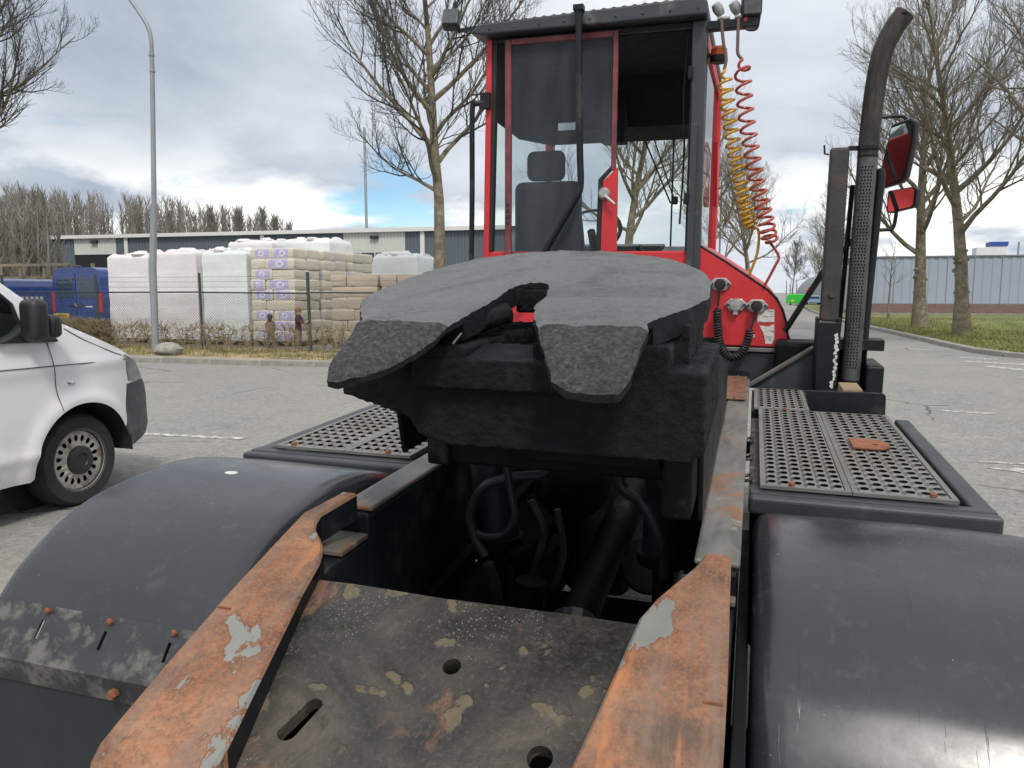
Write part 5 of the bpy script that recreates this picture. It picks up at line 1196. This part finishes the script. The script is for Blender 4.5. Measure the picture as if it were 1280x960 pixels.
# --- step boxes with serrated gratings
def grating(x0, x1, y0, y1, z, nx, ny, h=.010, border=.014):
    """pressed safety grating: rows of raised, open-ended teeth"""
    b = MB(); px, py = (x1 - x0 - 2*border) / nx, (y1 - y0 - 2*border) / ny
    b.box(x0, x1, y0, y0 + border, z - .004, z + .005).box(x0, x1, y1 - border, y1, z - .004, z + .005)
    b.box(x0, x0 + border, y0 + border, y1 - border, z - .004, z + .005).box(x1 - border, x1, y0 + border, y1 - border, z - .004, z + .005)
    sq = [(0, 0), (.5, 0), (1, 0), (1, .5), (1, 1), (.5, 1), (0, 1), (0, .5)]
    ho = [(.27, .36), (.5, .32), (.73, .36), (.80, .46), (.73, .55), (.5, .59), (.27, .55), (.20, .46)]
    rise = [.55, .5, .55, .7, .95, 1.0, .95, .7]
    for i in range(nx):
        for j in range(ny):
            ax, ay = x0 + border + i * px, y0 + border + j * py
            vv = [(ax + u * px, ay + w * py, z) for u, w in sq] + [(ax + u * px, ay + w * py, z + h * r_) for (u, w), r_ in zip(ho, rise)]
            b.add(vv, [(k, (k + 1) % 8, 8 + (k + 1) % 8, 8 + k) for k in range(8)])
    return b
for s in (1, -1):
    x0, x1 = sorted((mx(.012, s), mx(.60, s)))
    bx = T(MB().box(x0 + .012, x1 - .02, 2.06, 3.22, -1.05, -.645), 'step_box', M['black'], bevel=.02)
    # folded top tray with a rolled outer corner
    lip = .045
    T(MB().box(x0, x1, 2.035, 2.075, -.66, -.612), 'tray_front', M['darkgrey'], bx, bevel=.010, seg=3)
    xo0, xo1 = sorted((mx(.545, s), mx(.60, s)))
    T(MB().box(xo0, xo1, 2.077, 3.25, -.66, -.613), 'tray_side', M['darkgrey'], bx, bevel=.010, seg=3)
    T(MB().box(*sorted((mx(.012, s), mx(.54, s))), 2.08, 3.22, -.66, -.635), 'tray_floor', M['strip'], bx)
    T(MB().box(*sorted((mx(.015, s), mx(.595, s))), 2.076, 2.112, -.636, -.611), 'tray_lip', M['darkgrey'], bx, bevel=.003)
    for (ga, gb, nx) in ((.040, .268, 6), (.270, .517, 6)):
        gx0, gx1 = sorted((mx(ga, s), mx(gb, s)))
        T(grating(gx0, gx1, 2.105, 3.235, -.602, nx, 22), 'grating', M['grating'], bx)
    for x, y in ((.46, 2.12), (.14, 3.222), (.12, 2.116)): bolt(mx(x, s), y, -.597, .009, bx)
    for y in (2.25, 2.5, 2.75): T(MB().tube(spline([(mx(-.004, s), y, -.63), (mx(.016, s), y, -.625), (mx(.016, s), y + .05, -.625), (mx(-.004, s), y + .05, -.63)], 4), .005, 6), 'hinge_loop', M['strip'], bx)
bx_r = [o for o in truck.children if o.name.startswith('step_box')][0]
pl = circ(.385, 2.665, .05, 20); v, f = holed([(.325, 2.60), (.38, 2.595)] + [(.385 + .055*math.cos(R(a)), 2.665 + .07*math.sin(R(a))) for a in range(-70, 100, 17)] + [(.325, 2.735)], [circ(.395, 2.655, .011, 12)])
o = T(MB().add([(x, y, -.588) for x, y in v], f), 'cover_plate', M['rustplain'], bx_r); so = o.modifiers.new('t', 'SOLIDIFY'); so.thickness = .005
T(MB().box(-1.34, -1.285, 2.0335, 2.0345, -.650, -.640), 'label_plate', M['sticker'])
T(grating(.022, .235, 3.255, 3.76, -.602, 6, 9), 'grating', M['grating']); T(MB().box(.012, .245, 3.25, 3.78, -.66, -.612), 'grating_tray', M['black'])
T(MB().prism([(.225, 3.42, -.543), (.525, 3.42, -.540), (.537, 3.42, -.552), (.54, 3.42, -.63), (.245, 3.42, -.634)], (0, .012, 0)), 'splash_plate', M['black'], bevel=.003)
T(MB().box(.30, .56, 3.5, 4.35, -.98, -.63), 'fuel_tank', M['black'], bevel=.04, seg=3)
T(MB().box(.385, .465, 3.55, 3.75, -.61, -.55), 'timber_block', M['pallet'], bevel=.004)

# --- cab
YR, YF = 4.40, 5.95
XL, XR = -1.553, -.300
cab = T(MB().box(XL, XR, YR, YR + .04, -.62, .05).box(XL, XL + .04, YR + .042, YF, -.62, .02).box(XR - .04, XR, YR + .042, YF, -.62, .02).box(XL + .042, XR - .042, YF - .04, YF, -.62, .08), 'cab', M['red'], bevel=.008)
def CB(mb, name, mat, **k): return T(mb, name, M[mat], cab, **k)
CB(MB().box(XL + .04, XR - .04, YR + .05, YF - .05, -.60, -.55), 'cab_floor', 'liner')
CB(MB().prism([(-1.528, YR - .012, 1.243), (-1.494, YR - .012, 1.243), (-1.535, YR - .012, -.60), (-1.572, YR - .012, -.60)], (0, .05, 0)), 'corner_post', 'red', bevel=.006)
CB(MB().prism([(-1.492, YR - .004, 1.243), (-1.466, YR - .004, 1.243), (-1.50, YR - .004, .052), (-1.535, YR - .004, .052)], (0, .04, 0)), 'rubber_seal', 'rubber')
CB(MB().prism([(-.378, YR - .02, 1.243), (-.303, YR - .02, 1.243), (-.292, YR - .02, -.10), (-.352, YR - .02, -.10)], (0, .08, 0)), 'corner_post', 'darkgrey', bevel=.008)
CB(MB().box(-.366, -.330, YR - .034, YR - .021, -.05, .72), 'post_cover', 'darkgrey', bevel=.004)
CB(MB().box(-.378, -.352, YR - .004, YR + .05, .052, 1.24), 'door_jamb', 'black')
CB(MB().box(-1.50, -.38, YR - .01, YR + .03, 1.215, 1.243), 'door_header', 'black', bevel=.004)
# roof: dark fascia with a corrugated lid
rfb = MB().prism([(-1.60, YR - .10, 1.262), (-1.548, YR - .10, 1.30), (-1.53, YR - .10, 1.306), (-.318, YR - .10, 1.336), (-.298, YR - .10, 1.315), (-.298, YR - .10, 1.246), (-1.535, YR - .10, 1.246)], (0, 1.75, 0))
CB(rfb, 'roof', 'darkgrey', bevel=.012, seg=3)
b = MB(); n = 44
pts = [(-1.53 + 1.21 * i / n, 1.307 + .030 * i / n + (.010 if i % 2 else .002)) for i in range(n + 1)]
b.add([(x, YR - .07, z) for x, z in pts] + [(x, YF + .08, z) for x, z in pts], [(i, i+1, n+2+i, n+1+i) for i in range(n)]); CB(b, 'roof_ribs', 'darkgrey')
CB(MB().box(XL + .03, XR - .02, YR + .05, YF - .03, 1.215, 1.244), 'headliner', 'liner')
CB(MB().prism([(XL + .03, YF - .02, .87), (XL + .03, YF - .35, .92), (XL + .03, YF - .55, 1.214), (XL + .03, YF - .02, 1.214)], (XR - XL - .06, 0, 0)), 'overhead_console', 'liner')
CB(MB().prism([(XL + .035, YR + .045, .82), (XL + .035, YR + .6, .78), (XL + .035, YF - .05, .86), (XL + .035, YF - .05, 1.214), (XL + .035, YR + .045, 1.214)], (.012, 0, 0)), 'side_liner', 'liner')
CB(MB().box(-1.06, -.90, YF - .5, YF - .36, .80, 1.2), 'wiper_motor_box', 'liner')
# sliding door, half open to the left
CB(MB().prism([(-1.408, YR - .040, 1.225), (-1.372, YR - .040, 1.225), (-1.378, YR - .040, -.45), (-1.414, YR - .040, -.45)], (0, .028, 0)), 'door_frame', 'faded_red', bevel=.003)
CB(MB().box(-.792, -.766, YR - .040, YR - .012, .49, 1.225), 'door_frame', 'faded_red', bevel=.003)
CB(MB().box(-1.371, -.793, YR - .040, YR - .012, 1.195, 1.225), 'door_frame', 'faded_red', bevel=.003)
CB(MB().prism([(-.754, YR - .042, .508), (-.834, YR - .042, .434), (-.852, YR - .042, -.45), (-.750, YR - .042, -.45)], (0, .030, 0)), 'door_panel', 'red', bevel=.003)
CB(MB().prism([(-.766, YR - .036, .515), (-.792, YR - .036, .515), (-.862, YR - .036, .445), (-.880, YR - .036, -.45), (-.856, YR - .036, -.45), (-.838, YR - .036, .437)], (0, .02, 0)), 'door_gasket', 'rubber')
CB(MB().box(-1.372, -.857, YR - .034, YR - .014, -.45, .03), 'door_skin', 'red', bevel=.003)
CB(MB().add([(-1.372, YR - .026, .03), (-.866, YR - .026, .03), (-.852, YR - .026, .44), (-.795, YR - .026, .50), (-.793, YR - .026, 1.195), (-1.372, YR - .026, 1.195)], [(0, 1, 2, 3, 4, 5)]), 'door_glass', 'dusty_glass')
CB(MB().lathe([(.001, .03), (.022, .03), (.032, .02), (.036, .005), (.036, 0)], (-.826, YR - .042, .365), (0, -1, 0), 20), 'door_lock', 'silver', smooth=True)
CB(MB().tube([(-.815, YR - .075, .352), (-.758, YR - .08, .305)], [.011, .007], 8), 'door_handle', 'silver', smooth=True)
# fixed glazing, windscreen and sides
CB(MB().add([(-1.50, YR + .005, .052), (-1.415, YR + .005, .052), (-1.41, YR + .005, 1.215), (-1.466, YR + .005, 1.215)], [(0, 1, 2, 3)]), 'rear_pane', 'glass')
CB(MB().add([(XL + .03, YF - .02, .08), (XR - .03, YF - .02, .08), (XR - .03, YF - .02, 1.2), (XL + .03, YF - .02, 1.2)], [(0, 1, 2, 3)]), 'windscreen', 'glass')
for x, nm in ((XL + .012, 'l'), (XR - .012, 'r')):
    CB(MB().add([(x, YR + .12, .02), (x, YF - .1, .02), (x, YF - .1, 1.2), (x, YR + .12, 1.2)], [(0, 1, 2, 3)]), 'side_pane', 'glass')
    for y in (YF - .06, ): CB(MB().box(x - .028, x + .028, y - .04, y + .05, .02, 1.215), 'windscreen_post', 'red', bevel=.006)
    CB(MB().box(x - .012, x + .012, YR + .05, YR + .12, .02, 1.215), 'side_frame', 'rubber'); CB(MB().box(x - .012, x + .012, YR + .12, YF - .1, 1.14, 1.215), 'side_frame', 'red')
CB(MB().prism([(XR + .004, 5.25, .75), (XR + .004, 5.62, .72), (XR + .004, 5.62, .36), (XR + .004, 5.45, .36)], (.03, 0, 0)), 'visor_panel', 'red', bevel=.004)
# seat, wheel, dash, wiper
CB(MB().obox((-1.29, 4.84, .585), (.245, .10, .185)), 'headrest', 'fabric', bevel=.045, seg=4, smooth=True)
for x in (-1.34, -1.24): CB(MB().tube([(x, 4.84, .44), (x, 4.84, .52)], .008, 6), 'headrest_post', 'chrome')
CB(MB().obox((-1.28, 4.86, .18), (.43, .13, .62)), 'seat_back', 'fabric', bevel=.05, seg=4, smooth=True)
CB(MB().obox((-1.28, 5.1, -.16), (.46, .5, .14)), 'seat_cushion', 'fabric', bevel=.05, seg=4, smooth=True); CB(MB().box(-1.42, -1.14, 4.95, 5.3, -.55, -.23), 'seat_pedestal', 'liner')
CB(MB().lathe([(.19, 0), (.205, .012), (.22, 0), (.205, -.012)], (-1.12, 5.45, .20), (0, -.75, .66), 28, closed=True), 'steering_wheel', 'black_plastic', smooth=True)
CB(MB().tube([(-1.12, 5.45, .20), (-1.12, 5.75, -.1)], .03, 8), 'steering_column', 'black_plastic')
CB(MB().prism([(-1.50, 5.60, -.5), (-1.50, 5.60, .02), (-1.50, 5.70, .10), (-1.50, 5.90, .12), (-1.50, 5.90, -.5)], (.85, 0, 0)), 'dashboard', 'black_plastic', bevel=.01)
CB(MB().prism([(-.648, 4.95, -.5), (-.648, 4.95, -.02), (-.648, 5.85, .10), (-.648, 5.85, -.5)], (.27, 0, 0)), 'side_console', 'dash', bevel=.008)
CB(MB().prism([(-.79, 4.98, -.03), (-.79, 5.3, .03), (-.79, 5.3, .05), (-.79, 4.98, .05)], (.13, 0, 0)), 'switch_panel', 'black_plastic', bevel=.006)
CB(MB().tube([(-.62, 4.98, -.05), (-.70, 4.95, .06), (-.715, 4.95, .085)], [.012, .014, .02], 10), 'control_lever', 'black_plastic', smooth=True)
CB(MB().bar((-.62, YF + .03, .9), (-.62, YF + .03, .08), .012, .012), 'wiper_blade', 'black_plastic'); CB(MB().bar((-.95, YF + .03, 1.15), (-.63, YF + .035, .42), .012, .012), 'wiper_arm', 'black_plastic'); CB(MB().bar((-.86, YF + .03, 1.15), (-.61, YF + .035, .46), .010, .010), 'wiper_arm', 'black_plastic')
CB(MB().obox((-.60, YF + .03, .44), (.05, .03, .06)), 'wiper_joint', 'black_plastic', bevel=.01)
CB(MB().box(-1.12, -1.02, YR + .06, YR + .066, .735, .775), 'paper_slip', 'white_paint')
for z in (.30, .95): CB(MB().box(-.39, -.366, YR - .05, YR - .021, z, z + .06), 'hinge', 'black', bevel=.004)
for i in range(9): CB(MB().lathe([(.001, .004), (.006, .003), (.008, 0)], (-1.48 + i * .142, YR - .101, 1.272 + i * .0012), (0, -1, 0), 8), 'rivet', 'strip')
CB(MB().tube(spline([(-.40, YR + .06, 1.2), (-.42, YR + .1, .9), (-.41, YR + .12, .6), (-.42, YR + .1, .2)], 6), .006, 6), 'wiring', 'rubber')
CB(MB().tube(spline([(-1.10, 4.86, .45), (-1.06, 4.9, .1), (-1.08, 4.95, -.2)], 5), .012, 6), 'seat_belt', 'rubber')
CB(MB().obox((-1.01, 4.98, -.02), (.06, .3, .05)), 'armrest', 'fabric', bevel=.015)
for i in range(4): CB(MB().box(-1.404, -1.384, YR - .0412, YR - .0405, .20 + i * .035, .222 + i * .035), 'frame_decal', 'ink')
# guard tube and grab rail
CB(MB().tube(spline([(-.968, YR - .115, 1.33), (-.962, YR - .115, 1.0), (-.952, YR - .115, .6), (-.945, YR - .115, .42), (-.965, YR - .115, .35), (-1.06, YR - .115, .19), (-1.19, YR - .115, -.03), (-1.30, YR - .115, -.22)], 6), .019, 12), 'guard_tube', 'black', smooth=True)
CB(MB().box(-.995, -.94, YR - .14, YR - .09, 1.318, 1.345), 'tube_bracket', 'black')
CB(MB().tube(spline([(-1.54, YR - .03, .895), (-1.585, YR - .04, .89), (-1.607, YR - .04, .86), (-1.612, YR - .04, .4), (-1.622, YR - .04, -.2), (-1.60, YR - .03, -.35), (-1.56, YR, -.38)], 6), .0155, 12), 'grab_rail', 'black', smooth=True)
CB(MB().box(-1.56, -1.50, YR - .045, YR - .013, .86, .95), 'rail_clamp', 'black', bevel=.004)
# --- red cowl beside the cab
cw = [(-.299, .082), (-.166, .0), (-.036, -.086), (.071, -.158), (.118, -.205), (.150, -.262), (.173, -.330), (.184, -.40), (.189, -.470), (-.299, -.465)]
cowl = T(MB().prism([(x, YR, z) for x, z in cw], (0, 1.25, 0)), 'side_cowl', M['red'], bevel=.006)
T(MB().tube([(x, YR + .001, z) for x, z in cw[:9]], .007, 6), 'edge_trim', M['black'], cowl)
T(MB().box(-.332, .178, YR - .03, YR - .002, -.495, -.474), 'sill_trim', M['grating'], cowl, bevel=.003)
T(MB().prism([(-.35, YR - .01, -.497), (.14, YR - .01, -.497), (.14, YR - .01, -.64), (.06, YR - .01, -.68), (-.30, YR - .01, -.66)], (0, .5, 0)), 'cowl_tank', M['darkgrey'], cowl, bevel=.02, seg=3)
T(MB().box(-.298, -.18, YR - .024, YR - .003, -.462, -.425), 'kick_strip', M['black'], cowl)
for i, (x, z) in enumerate(((-.180, -.130), (-.092, -.242), (.017, -.245))):
    sk = T(MB().prism([(x - .062, YR - .016, z), (x - .03, YR - .016, z + .034), (x + .03, YR - .016, z + .034), (x + .062, YR - .016, z), (x + .03, YR - .016, z - .036), (x - .03, YR - .016, z - .036)], (0, .014, 0)), 'coupling_socket', M['silver'], cowl, bevel=.005)
    if i == 1: T(MB().lathe([(.001, .022), (.03, .02), (.036, 0)], (x, YR - .016, z), (0, -1, 0), 18), 'socket_lid', M['silver'], cowl, smooth=True); T(MB().box(x - .012, x + .012, YR - .03, YR - .017, z - .052, z - .03), 'lid_catch', M['silver'], cowl)
    else: T(MB().lathe([(.001, .06), (.022, .058), (.028, .04), (.03, 0)], (x, YR - .016, z), (0, -1, 0), 18), 'cable_plug', M['rubber'], cowl, smooth=True)
    for dx in (-.045, .045): T(MB().lathe([(.001, .008), (.008, .008), (.009, 0)], (x + dx, YR - .016, z), (0, -1, 0), 6), 'screw', M['strip'], cowl)
yc_ = YR - .06
cpath = spline([(-.187, yc_, -.255), (-.180, yc_ - .01, -.36), (-.158, yc_ - .02, -.47), (-.10, yc_ - .02, -.525), (-.045, yc_ - .02, -.49), (-.02, yc_ - .02, -.42), (-.008, yc_ - .01, -.365)], 10)
T(MB().tube(helix(cpath, .019, 34, 12), .0062, 6), 'coiled_cable', M['rubber'], cowl, smooth=True)
for pl_ in ([(-.18, yc_ - .01, -.135), (-.182, yc_, -.19), (-.187, yc_, -.257)], [(.017, yc_ - .01, -.25), (.008, yc_, -.31), (-.008, yc_ - .01, -.367)]): T(MB().tube(spline(pl_, 5), .0065, 8), 'cable_lead', M['rubber'], cowl, smooth=True)
T(MB().prism([(.026, YR - .003, -.266), (.109, YR - .003, -.265), (.112, YR - .003, -.332), (.024, YR - .003, -.335)], (0, .0025, 0)), 'sticker', M['sticker'], cowl)
T(MB().prism([(.036, YR - .003, -.352), (.085, YR - .003, -.357), (.112, YR - .003, -.340), (.116, YR - .003, -.42), (.105, YR - .003, -.452), (.072, YR - .003, -.452), (.062, YR - .003, -.40)], (0, .0025, 0)), 'torn_sticker', M['sticker'], cowl)
T(MB().prism([(.0, YR - .003, -.405), (.012, YR - .003, -.400), (.016, YR - .003, -.415), (.002, YR - .003, -.42)], (0, .0025, 0)), 'sticker_scrap', M['flake_white'], cowl)
# --- hose bar, gladhands, lamps, beacon
hb = T(MB().box(-.299, -.045, YR - .03, YR + .03, 1.188, 1.232), 'hose_bar', M['black'], bevel=.004)
for x in (-.232, -.145):
    T(MB().lathe([(.001, .05), (.022, .045), (.028, .02), (.026, 0), (.02, -.02)], (x - .01, YR - .02, 1.275), (-.5, -.4, .8), 16), 'gladhand', M['silver'], hb, smooth=True); T(MB().box(x - .02, x + .045, YR - .03, YR + .02, 1.234, 1.25), 'gladhand_mount', M['silver'], hb, bevel=.004)
T(MB().box(-.118, -.100, YR - .034, YR + .0, 1.215, 1.262), 'red_tag', M['red'], hb)
def work_lamp(x, z, y, rx, name='work_lamp'):
    rot = Matrix.Rotation(R(rx), 3, 'X') @ Matrix.Rotation(R(8), 3, 'Z')
    w = T(MB().obox((x, y, z), (.102, .07, .112), rot), name, M['black_plastic'], bevel=.018, seg=3); T(MB().obox(Vector((x, y, z)) + rot @ Vector((0, -.037, 0)), (.082, .008, .09), rot), 'lens', M['lens'], w, bevel=.01); return w
work_lamp(-.083, 1.29, YR - .02, 6); T(MB().tube([(-.06, YR, 1.235), (-.05, YR + .01, 1.26)], .012, 8), 'lamp_bracket', M['black'], hb)
T(MB().tube(spline([(-.12, YR - .02, 1.19), (-.09, YR - .02, 1.172), (-.05, YR - .02, 1.178), (-.04, YR - .02, 1.24)], 5), .006, 6), 'lamp_wire', M['rubber'], hb)
wl = work_lamp(-1.745, 1.37, YR + .0, -18); T(MB().bar((-1.72, YR + .03, 1.315), (-1.44, YR + .12, 1.362), .03, .018), 'lamp_arm', M['black'], wl); 
bc_ = T(MB().lathe([(.001, .05), (.03, .048), (.042, .035), (.045, 0)], (-.243, YR + .12, 1.09), (0, 0, 1), 20), 'beacon', M['orange'], smooth=True); T(MB().lathe([(.046, 0), (.048, -.03), (.04, -.035), (.001, -.035)], (-.243, YR + .12, 1.089), (0, 0, 1), 20), 'beacon_base', M['rubber'], bc_); T(MB().bar((-.30, YR + .12, 1.10), (-.25, YR + .12, 1.06), .02, .02), 'beacon_bracket', M['rubber'], bc_)
def airline(pts, r, turns, mat, lead, tail):
    hp = helix(spline(pts, 10), r, turns, 16, 1.35)
    o = T(MB().tube(hp, .0078, 7), 'coiled_air_hose', M[mat], smooth=True)
    T(MB().tube(spline(lead, 6), .0085, 8), 'hose_lead', M['brown_hose'], o, smooth=True); T(MB().tube(spline(tail, 6), .0075, 8), 'hose_tail', M[mat], o, smooth=True)
yh = YR - .03
airline([(-.205, yh, .985), (-.195, yh, .89), (-.168, yh, .74), (-.135, yh, .57), (-.09, yh, .38), (-.045, yh, .21), (-.032, yh, .17)], .036, 20, 'yellow_hose', [(-.232, yh, 1.24), (-.215, yh, 1.12), (-.198, yh, 1.04), (-.205, yh, .985)], [(-.032, yh, .17), (.006, yh, .155), (.006, yh, .04), (-.03, yh + .03, -.08)])
airline([(-.118, yh, 1.03), (-.108, yh - .05, .93), (-.085, yh - .05, .75), (-.052, yh - .05, .58), (-.008, yh - .05, .38), (.042, yh - .04, .20), (.07, yh, .09)], .038, 18, 'red_hose', [(-.145, yh, 1.24), (-.143, yh, 1.12), (-.14, yh, 1.06), (-.118, yh, 1.03)], [(.07, yh, .09), (.115, yh, .02), (.10, yh, -.03), (.05, yh + .02, -.14)])
# --- exhaust stack, post, mirrors
YE = 4.10
T(MB().box(.316, .400, YE - .04, YE + .04, -.30, .528), 'exhaust_post', M['post_rust'], bevel=.012, seg=3)
T(MB().lathe([(.001, .012), (.012, .012), (.016, 0)], (.36, YE - .041, -.17), (0, -1, 0), 10), 'bolt', M['post_rust'])
ch = T(MB().prism([(.300, YE - .07, -.30), (.405, YE - .07, -.30), (.41, YE - .07, -.60), (.385, YE - .07, -.655), (.31, YE - .07, -.655)], (0, .022, 0)).box(.395, .412, YE - .045, YE + .06, -.60, -.28).box(.300, .316, YE - .045, YE + .06, -.64, -.28), 'post_channel', M['black'], bevel=.004)
rnd = random.Random(3)
for i in range(15):
    z = -.36 - .27 * i / 15; x = .395 - .02 * max(0, (-z - .55)) / .1 + rnd.uniform(-.006, .004)
    pts = [(x + math.cos(a) * rnd.uniform(.004, .012), YE - .0725, z + math.sin(a) * rnd.uniform(.006, .016)) for a in [k * 1.05 for k in range(6)]]
    T(MB().prism(pts, (0, .002, 0)), 'paint_flake', M['flake_white'], ch)
bp = T(MB().prism([(-.02, YE + .05, -.66), (.30, YE + .05, -.66), (.30, YE + .05, -.44)], (0, .015, 0)), 'gusset', M['darkgrey']); T(MB().bar((-.02, YE + .04, -.655), (.30, YE + .04, -.435), .03, .012, (0, -.2, 1)), 'gusset_flange', M['grating'], bp)
T(MB().bar((.335, YE + .06, -.04), (.165, YE + .2, -.37), .028, .022), 'diagonal_brace', M['black'], bevel=.003); T(MB().bar((.335, YE + .06, -.04), (.45, YE + .06, .10), .028, .022), 'diagonal_brace', M['black'], bevel=.003)
# heat shield: tube whose rear face is a perforated strip
xb_, zb_, zt_ = (.475, .482), -.585, .51; rs = .044
def shx(z): return xb_[0] + (xb_[1] - xb_[0]) * (z - zb_) / (zt_ - zb_)
b = MB(); a0, a1 = -130, -58
na = 22
ang = [R(a1 + (360 - (a1 - a0)) * i / na) for i in range(na + 1)]
b.add([(shx(z) + rs * math.cos(a), YE + rs * math.sin(a), z) for z in (zb_, zt_) for a in ang], [(i, i+1, na+2+i, na+1+i) for i in range(na)])
zp0, zp1, rows, colsn = -.53, .44, 64, 4
for z0, z1 in ((zb_, zp0), (zp1, zt_)):
    pp = [R(a0 + (a1 - a0) * i / 6) for i in range(7)]; b.add([(shx(z) + rs * math.cos(a), YE + rs * math.sin(a), z) for z in (z0, z1) for a in pp], [(i, i+1, 8+i, 7+i) for i in range(6)])
for r_ in range(rows):
    for c_ in range(colsn):
        A = lambda u, w: (R(a0 + (a1 - a0) * (c_ + u) / colsn), zp0 + (zp1 - zp0) * (r_ + w) / rows)
        sq = [(0, 0), (.5, 0), (1, 0), (1, .5), (1, 1), (.5, 1), (0, 1), (0, .5)]; of = .12 if r_ % 2 else -.12
        ho = [(.5 + of + .30 * (u - .5) * 2 * (1 if (u == .5 or w == .5) else .72), .5 + .33 * (w - .5) * 2 * (1 if (u == .5 or w == .5) else .72)) for u, w in sq]
        vv = [A(u, w) for u, w in sq + ho]; b.add([(shx(z) + rs * math.cos(a), YE + rs * math.sin(a), z) for a, z in vv], [(k, (k+1) % 8, 8 + (k+1) % 8, 8 + k) for k in range(8)])
hs = T(b, 'heat_shield', M['shield'], smooth=True, ang=60)
T(MB().tube([(shx(zb_), YE, zb_ + .01), (shx(zt_), YE, zt_)], .030, 14), 'inner_pipe', M['gap'], hs)
T(MB().lathe([(.046, 0), (.046, -.05), (.06, -.05), (.06, -.07), (.001, -.07)], (shx(zb_), YE, zb_), (0, 0, 1), 20), 'pipe_foot', M['black'], hs)
tail = spline([(.482, YE, .48), (.487, YE, .65), (.497, YE, .82), (.518, YE, .96), (.555, YE, 1.05), (.60, YE, 1.12)], 7)
tb = MB().tube(tail, .046, 20, cap=False); n = 20; last = len(tb.v) - n
for i in range(last, len(tb.v)):
    x, y, z = tb.v[i]; k = (x - tail[-1].x) / .046; tb.v[i] = (x - .012 * k - .012, y, z - .02 + .03 * k)
tp = T(tb, 'tail_pipe', M['pipe'], smooth=True, ang=60); so = tp.modifiers.new('t', 'SOLIDIFY'); so.thickness = .004
T(MB().lathe([(.048, 0), (.053, 0), (.053, .014), (.048, .014)], (.484, YE, .515), (0, 0, 1), 24), 'pipe_clamp', M['black'], tp); T(MB().box(.395, .445, YE - .012, YE + .012, .515, .535), 'clamp_arm', M['black'], tp)
T(MB().tube([(.312, YE, .50), (.292, YE, .505), (.288, YE, .545)], .005, 6), 'hook', M['black'], tp)
T(MB().tube([(.432, YE + .06, .36), (.418, YE + .06, -.2), (.405, YE + .06, -.58)], .012, 8), 'stay_rod', M['black']); T(MB().tube(spline([(.528, YE + .03, -.43), (.535, YE + .03, -.1), (.548, YE + .03, .30), (.550, YE + .03, .40), (.540, YE + .03, .43)], 6), [.021] * 25, 12), 'stay_tube', M['black'], smooth=True)
T(MB().box(.40, .62, YE + .0, YE + .12, -.44, -.385), 'support_bar', M['black'], bevel=.004); T(MB().box(.54, .62, YE - .05, YE + .3, -.80, -.51), 'battery_box', M['black'], bevel=.01)
T(MB().box(.12, .56, YE + .1, YE + .3, -.62, -.42), 'air_cleaner_box', M['shaded_soot'], bevel=.02); T(MB().box(.20, .34, YR, YR + .6, -.46, -.42), 'step_plate', M['grating'])
ym = 4.62
def mirror(poly, name, arm):
    cx_ = sum(p[0] for p in poly)/len(poly); sk_ = -1.15
    tl_ = .42
    cz_ = sum(p[1] for p in poly)/len(poly)
    P = [(x, ym - .02 + (x - cx_) * sk_ - (z - cz_) * tl_, z) for x, z in poly]; h = T(MB().prism(P, (.03, .035, 0)), name, M['black_plastic'], bevel=.014, seg=3)
    T(MB().add([(cx_ + (x - cx_) * .84 - .003, ym - .0235 + (x - cx_) * .84 * sk_ - (z - cz_) * .88 * tl_, cz_ + (z - cz_) * .88) for x, z in poly], [list(range(len(poly)))]), 'mirror_glass', M['mirror'], h)
    T(MB().tube(spline(arm, 6), .010, 8), 'mirror_arm', M['black'], h, smooth=True)
mirror([(.640, .70), (.715, .715), (.738, .695), (.742, .60), (.732, .435), (.715, .405), (.632, .385), (.618, .40), (.622, .52)], 'wing_mirror', [(.56, ym + .02, .745), (.66, ym + .02, .75), (.712, ym + .02, .742), (.72, ym + .02, .70)])
mirror([(.658, .368), (.765, .378), (.778, .365), (.782, .285), (.770, .272), (.674, .250), (.662, .262)], 'kerb_mirror', [(.55, ym + .03, .16), (.66, ym + .03, .162), (.70, ym + .03, .175), (.71, ym + .03, .27)])
T(MB().tube([(.56, ym + .02, .75), (.552, ym + .02, .16), (.545, ym + .02, -.4)], .012, 8), 'mirror_post', M['black'])
scene.render.resolution_x = 1024; scene.render.resolution_y = 768
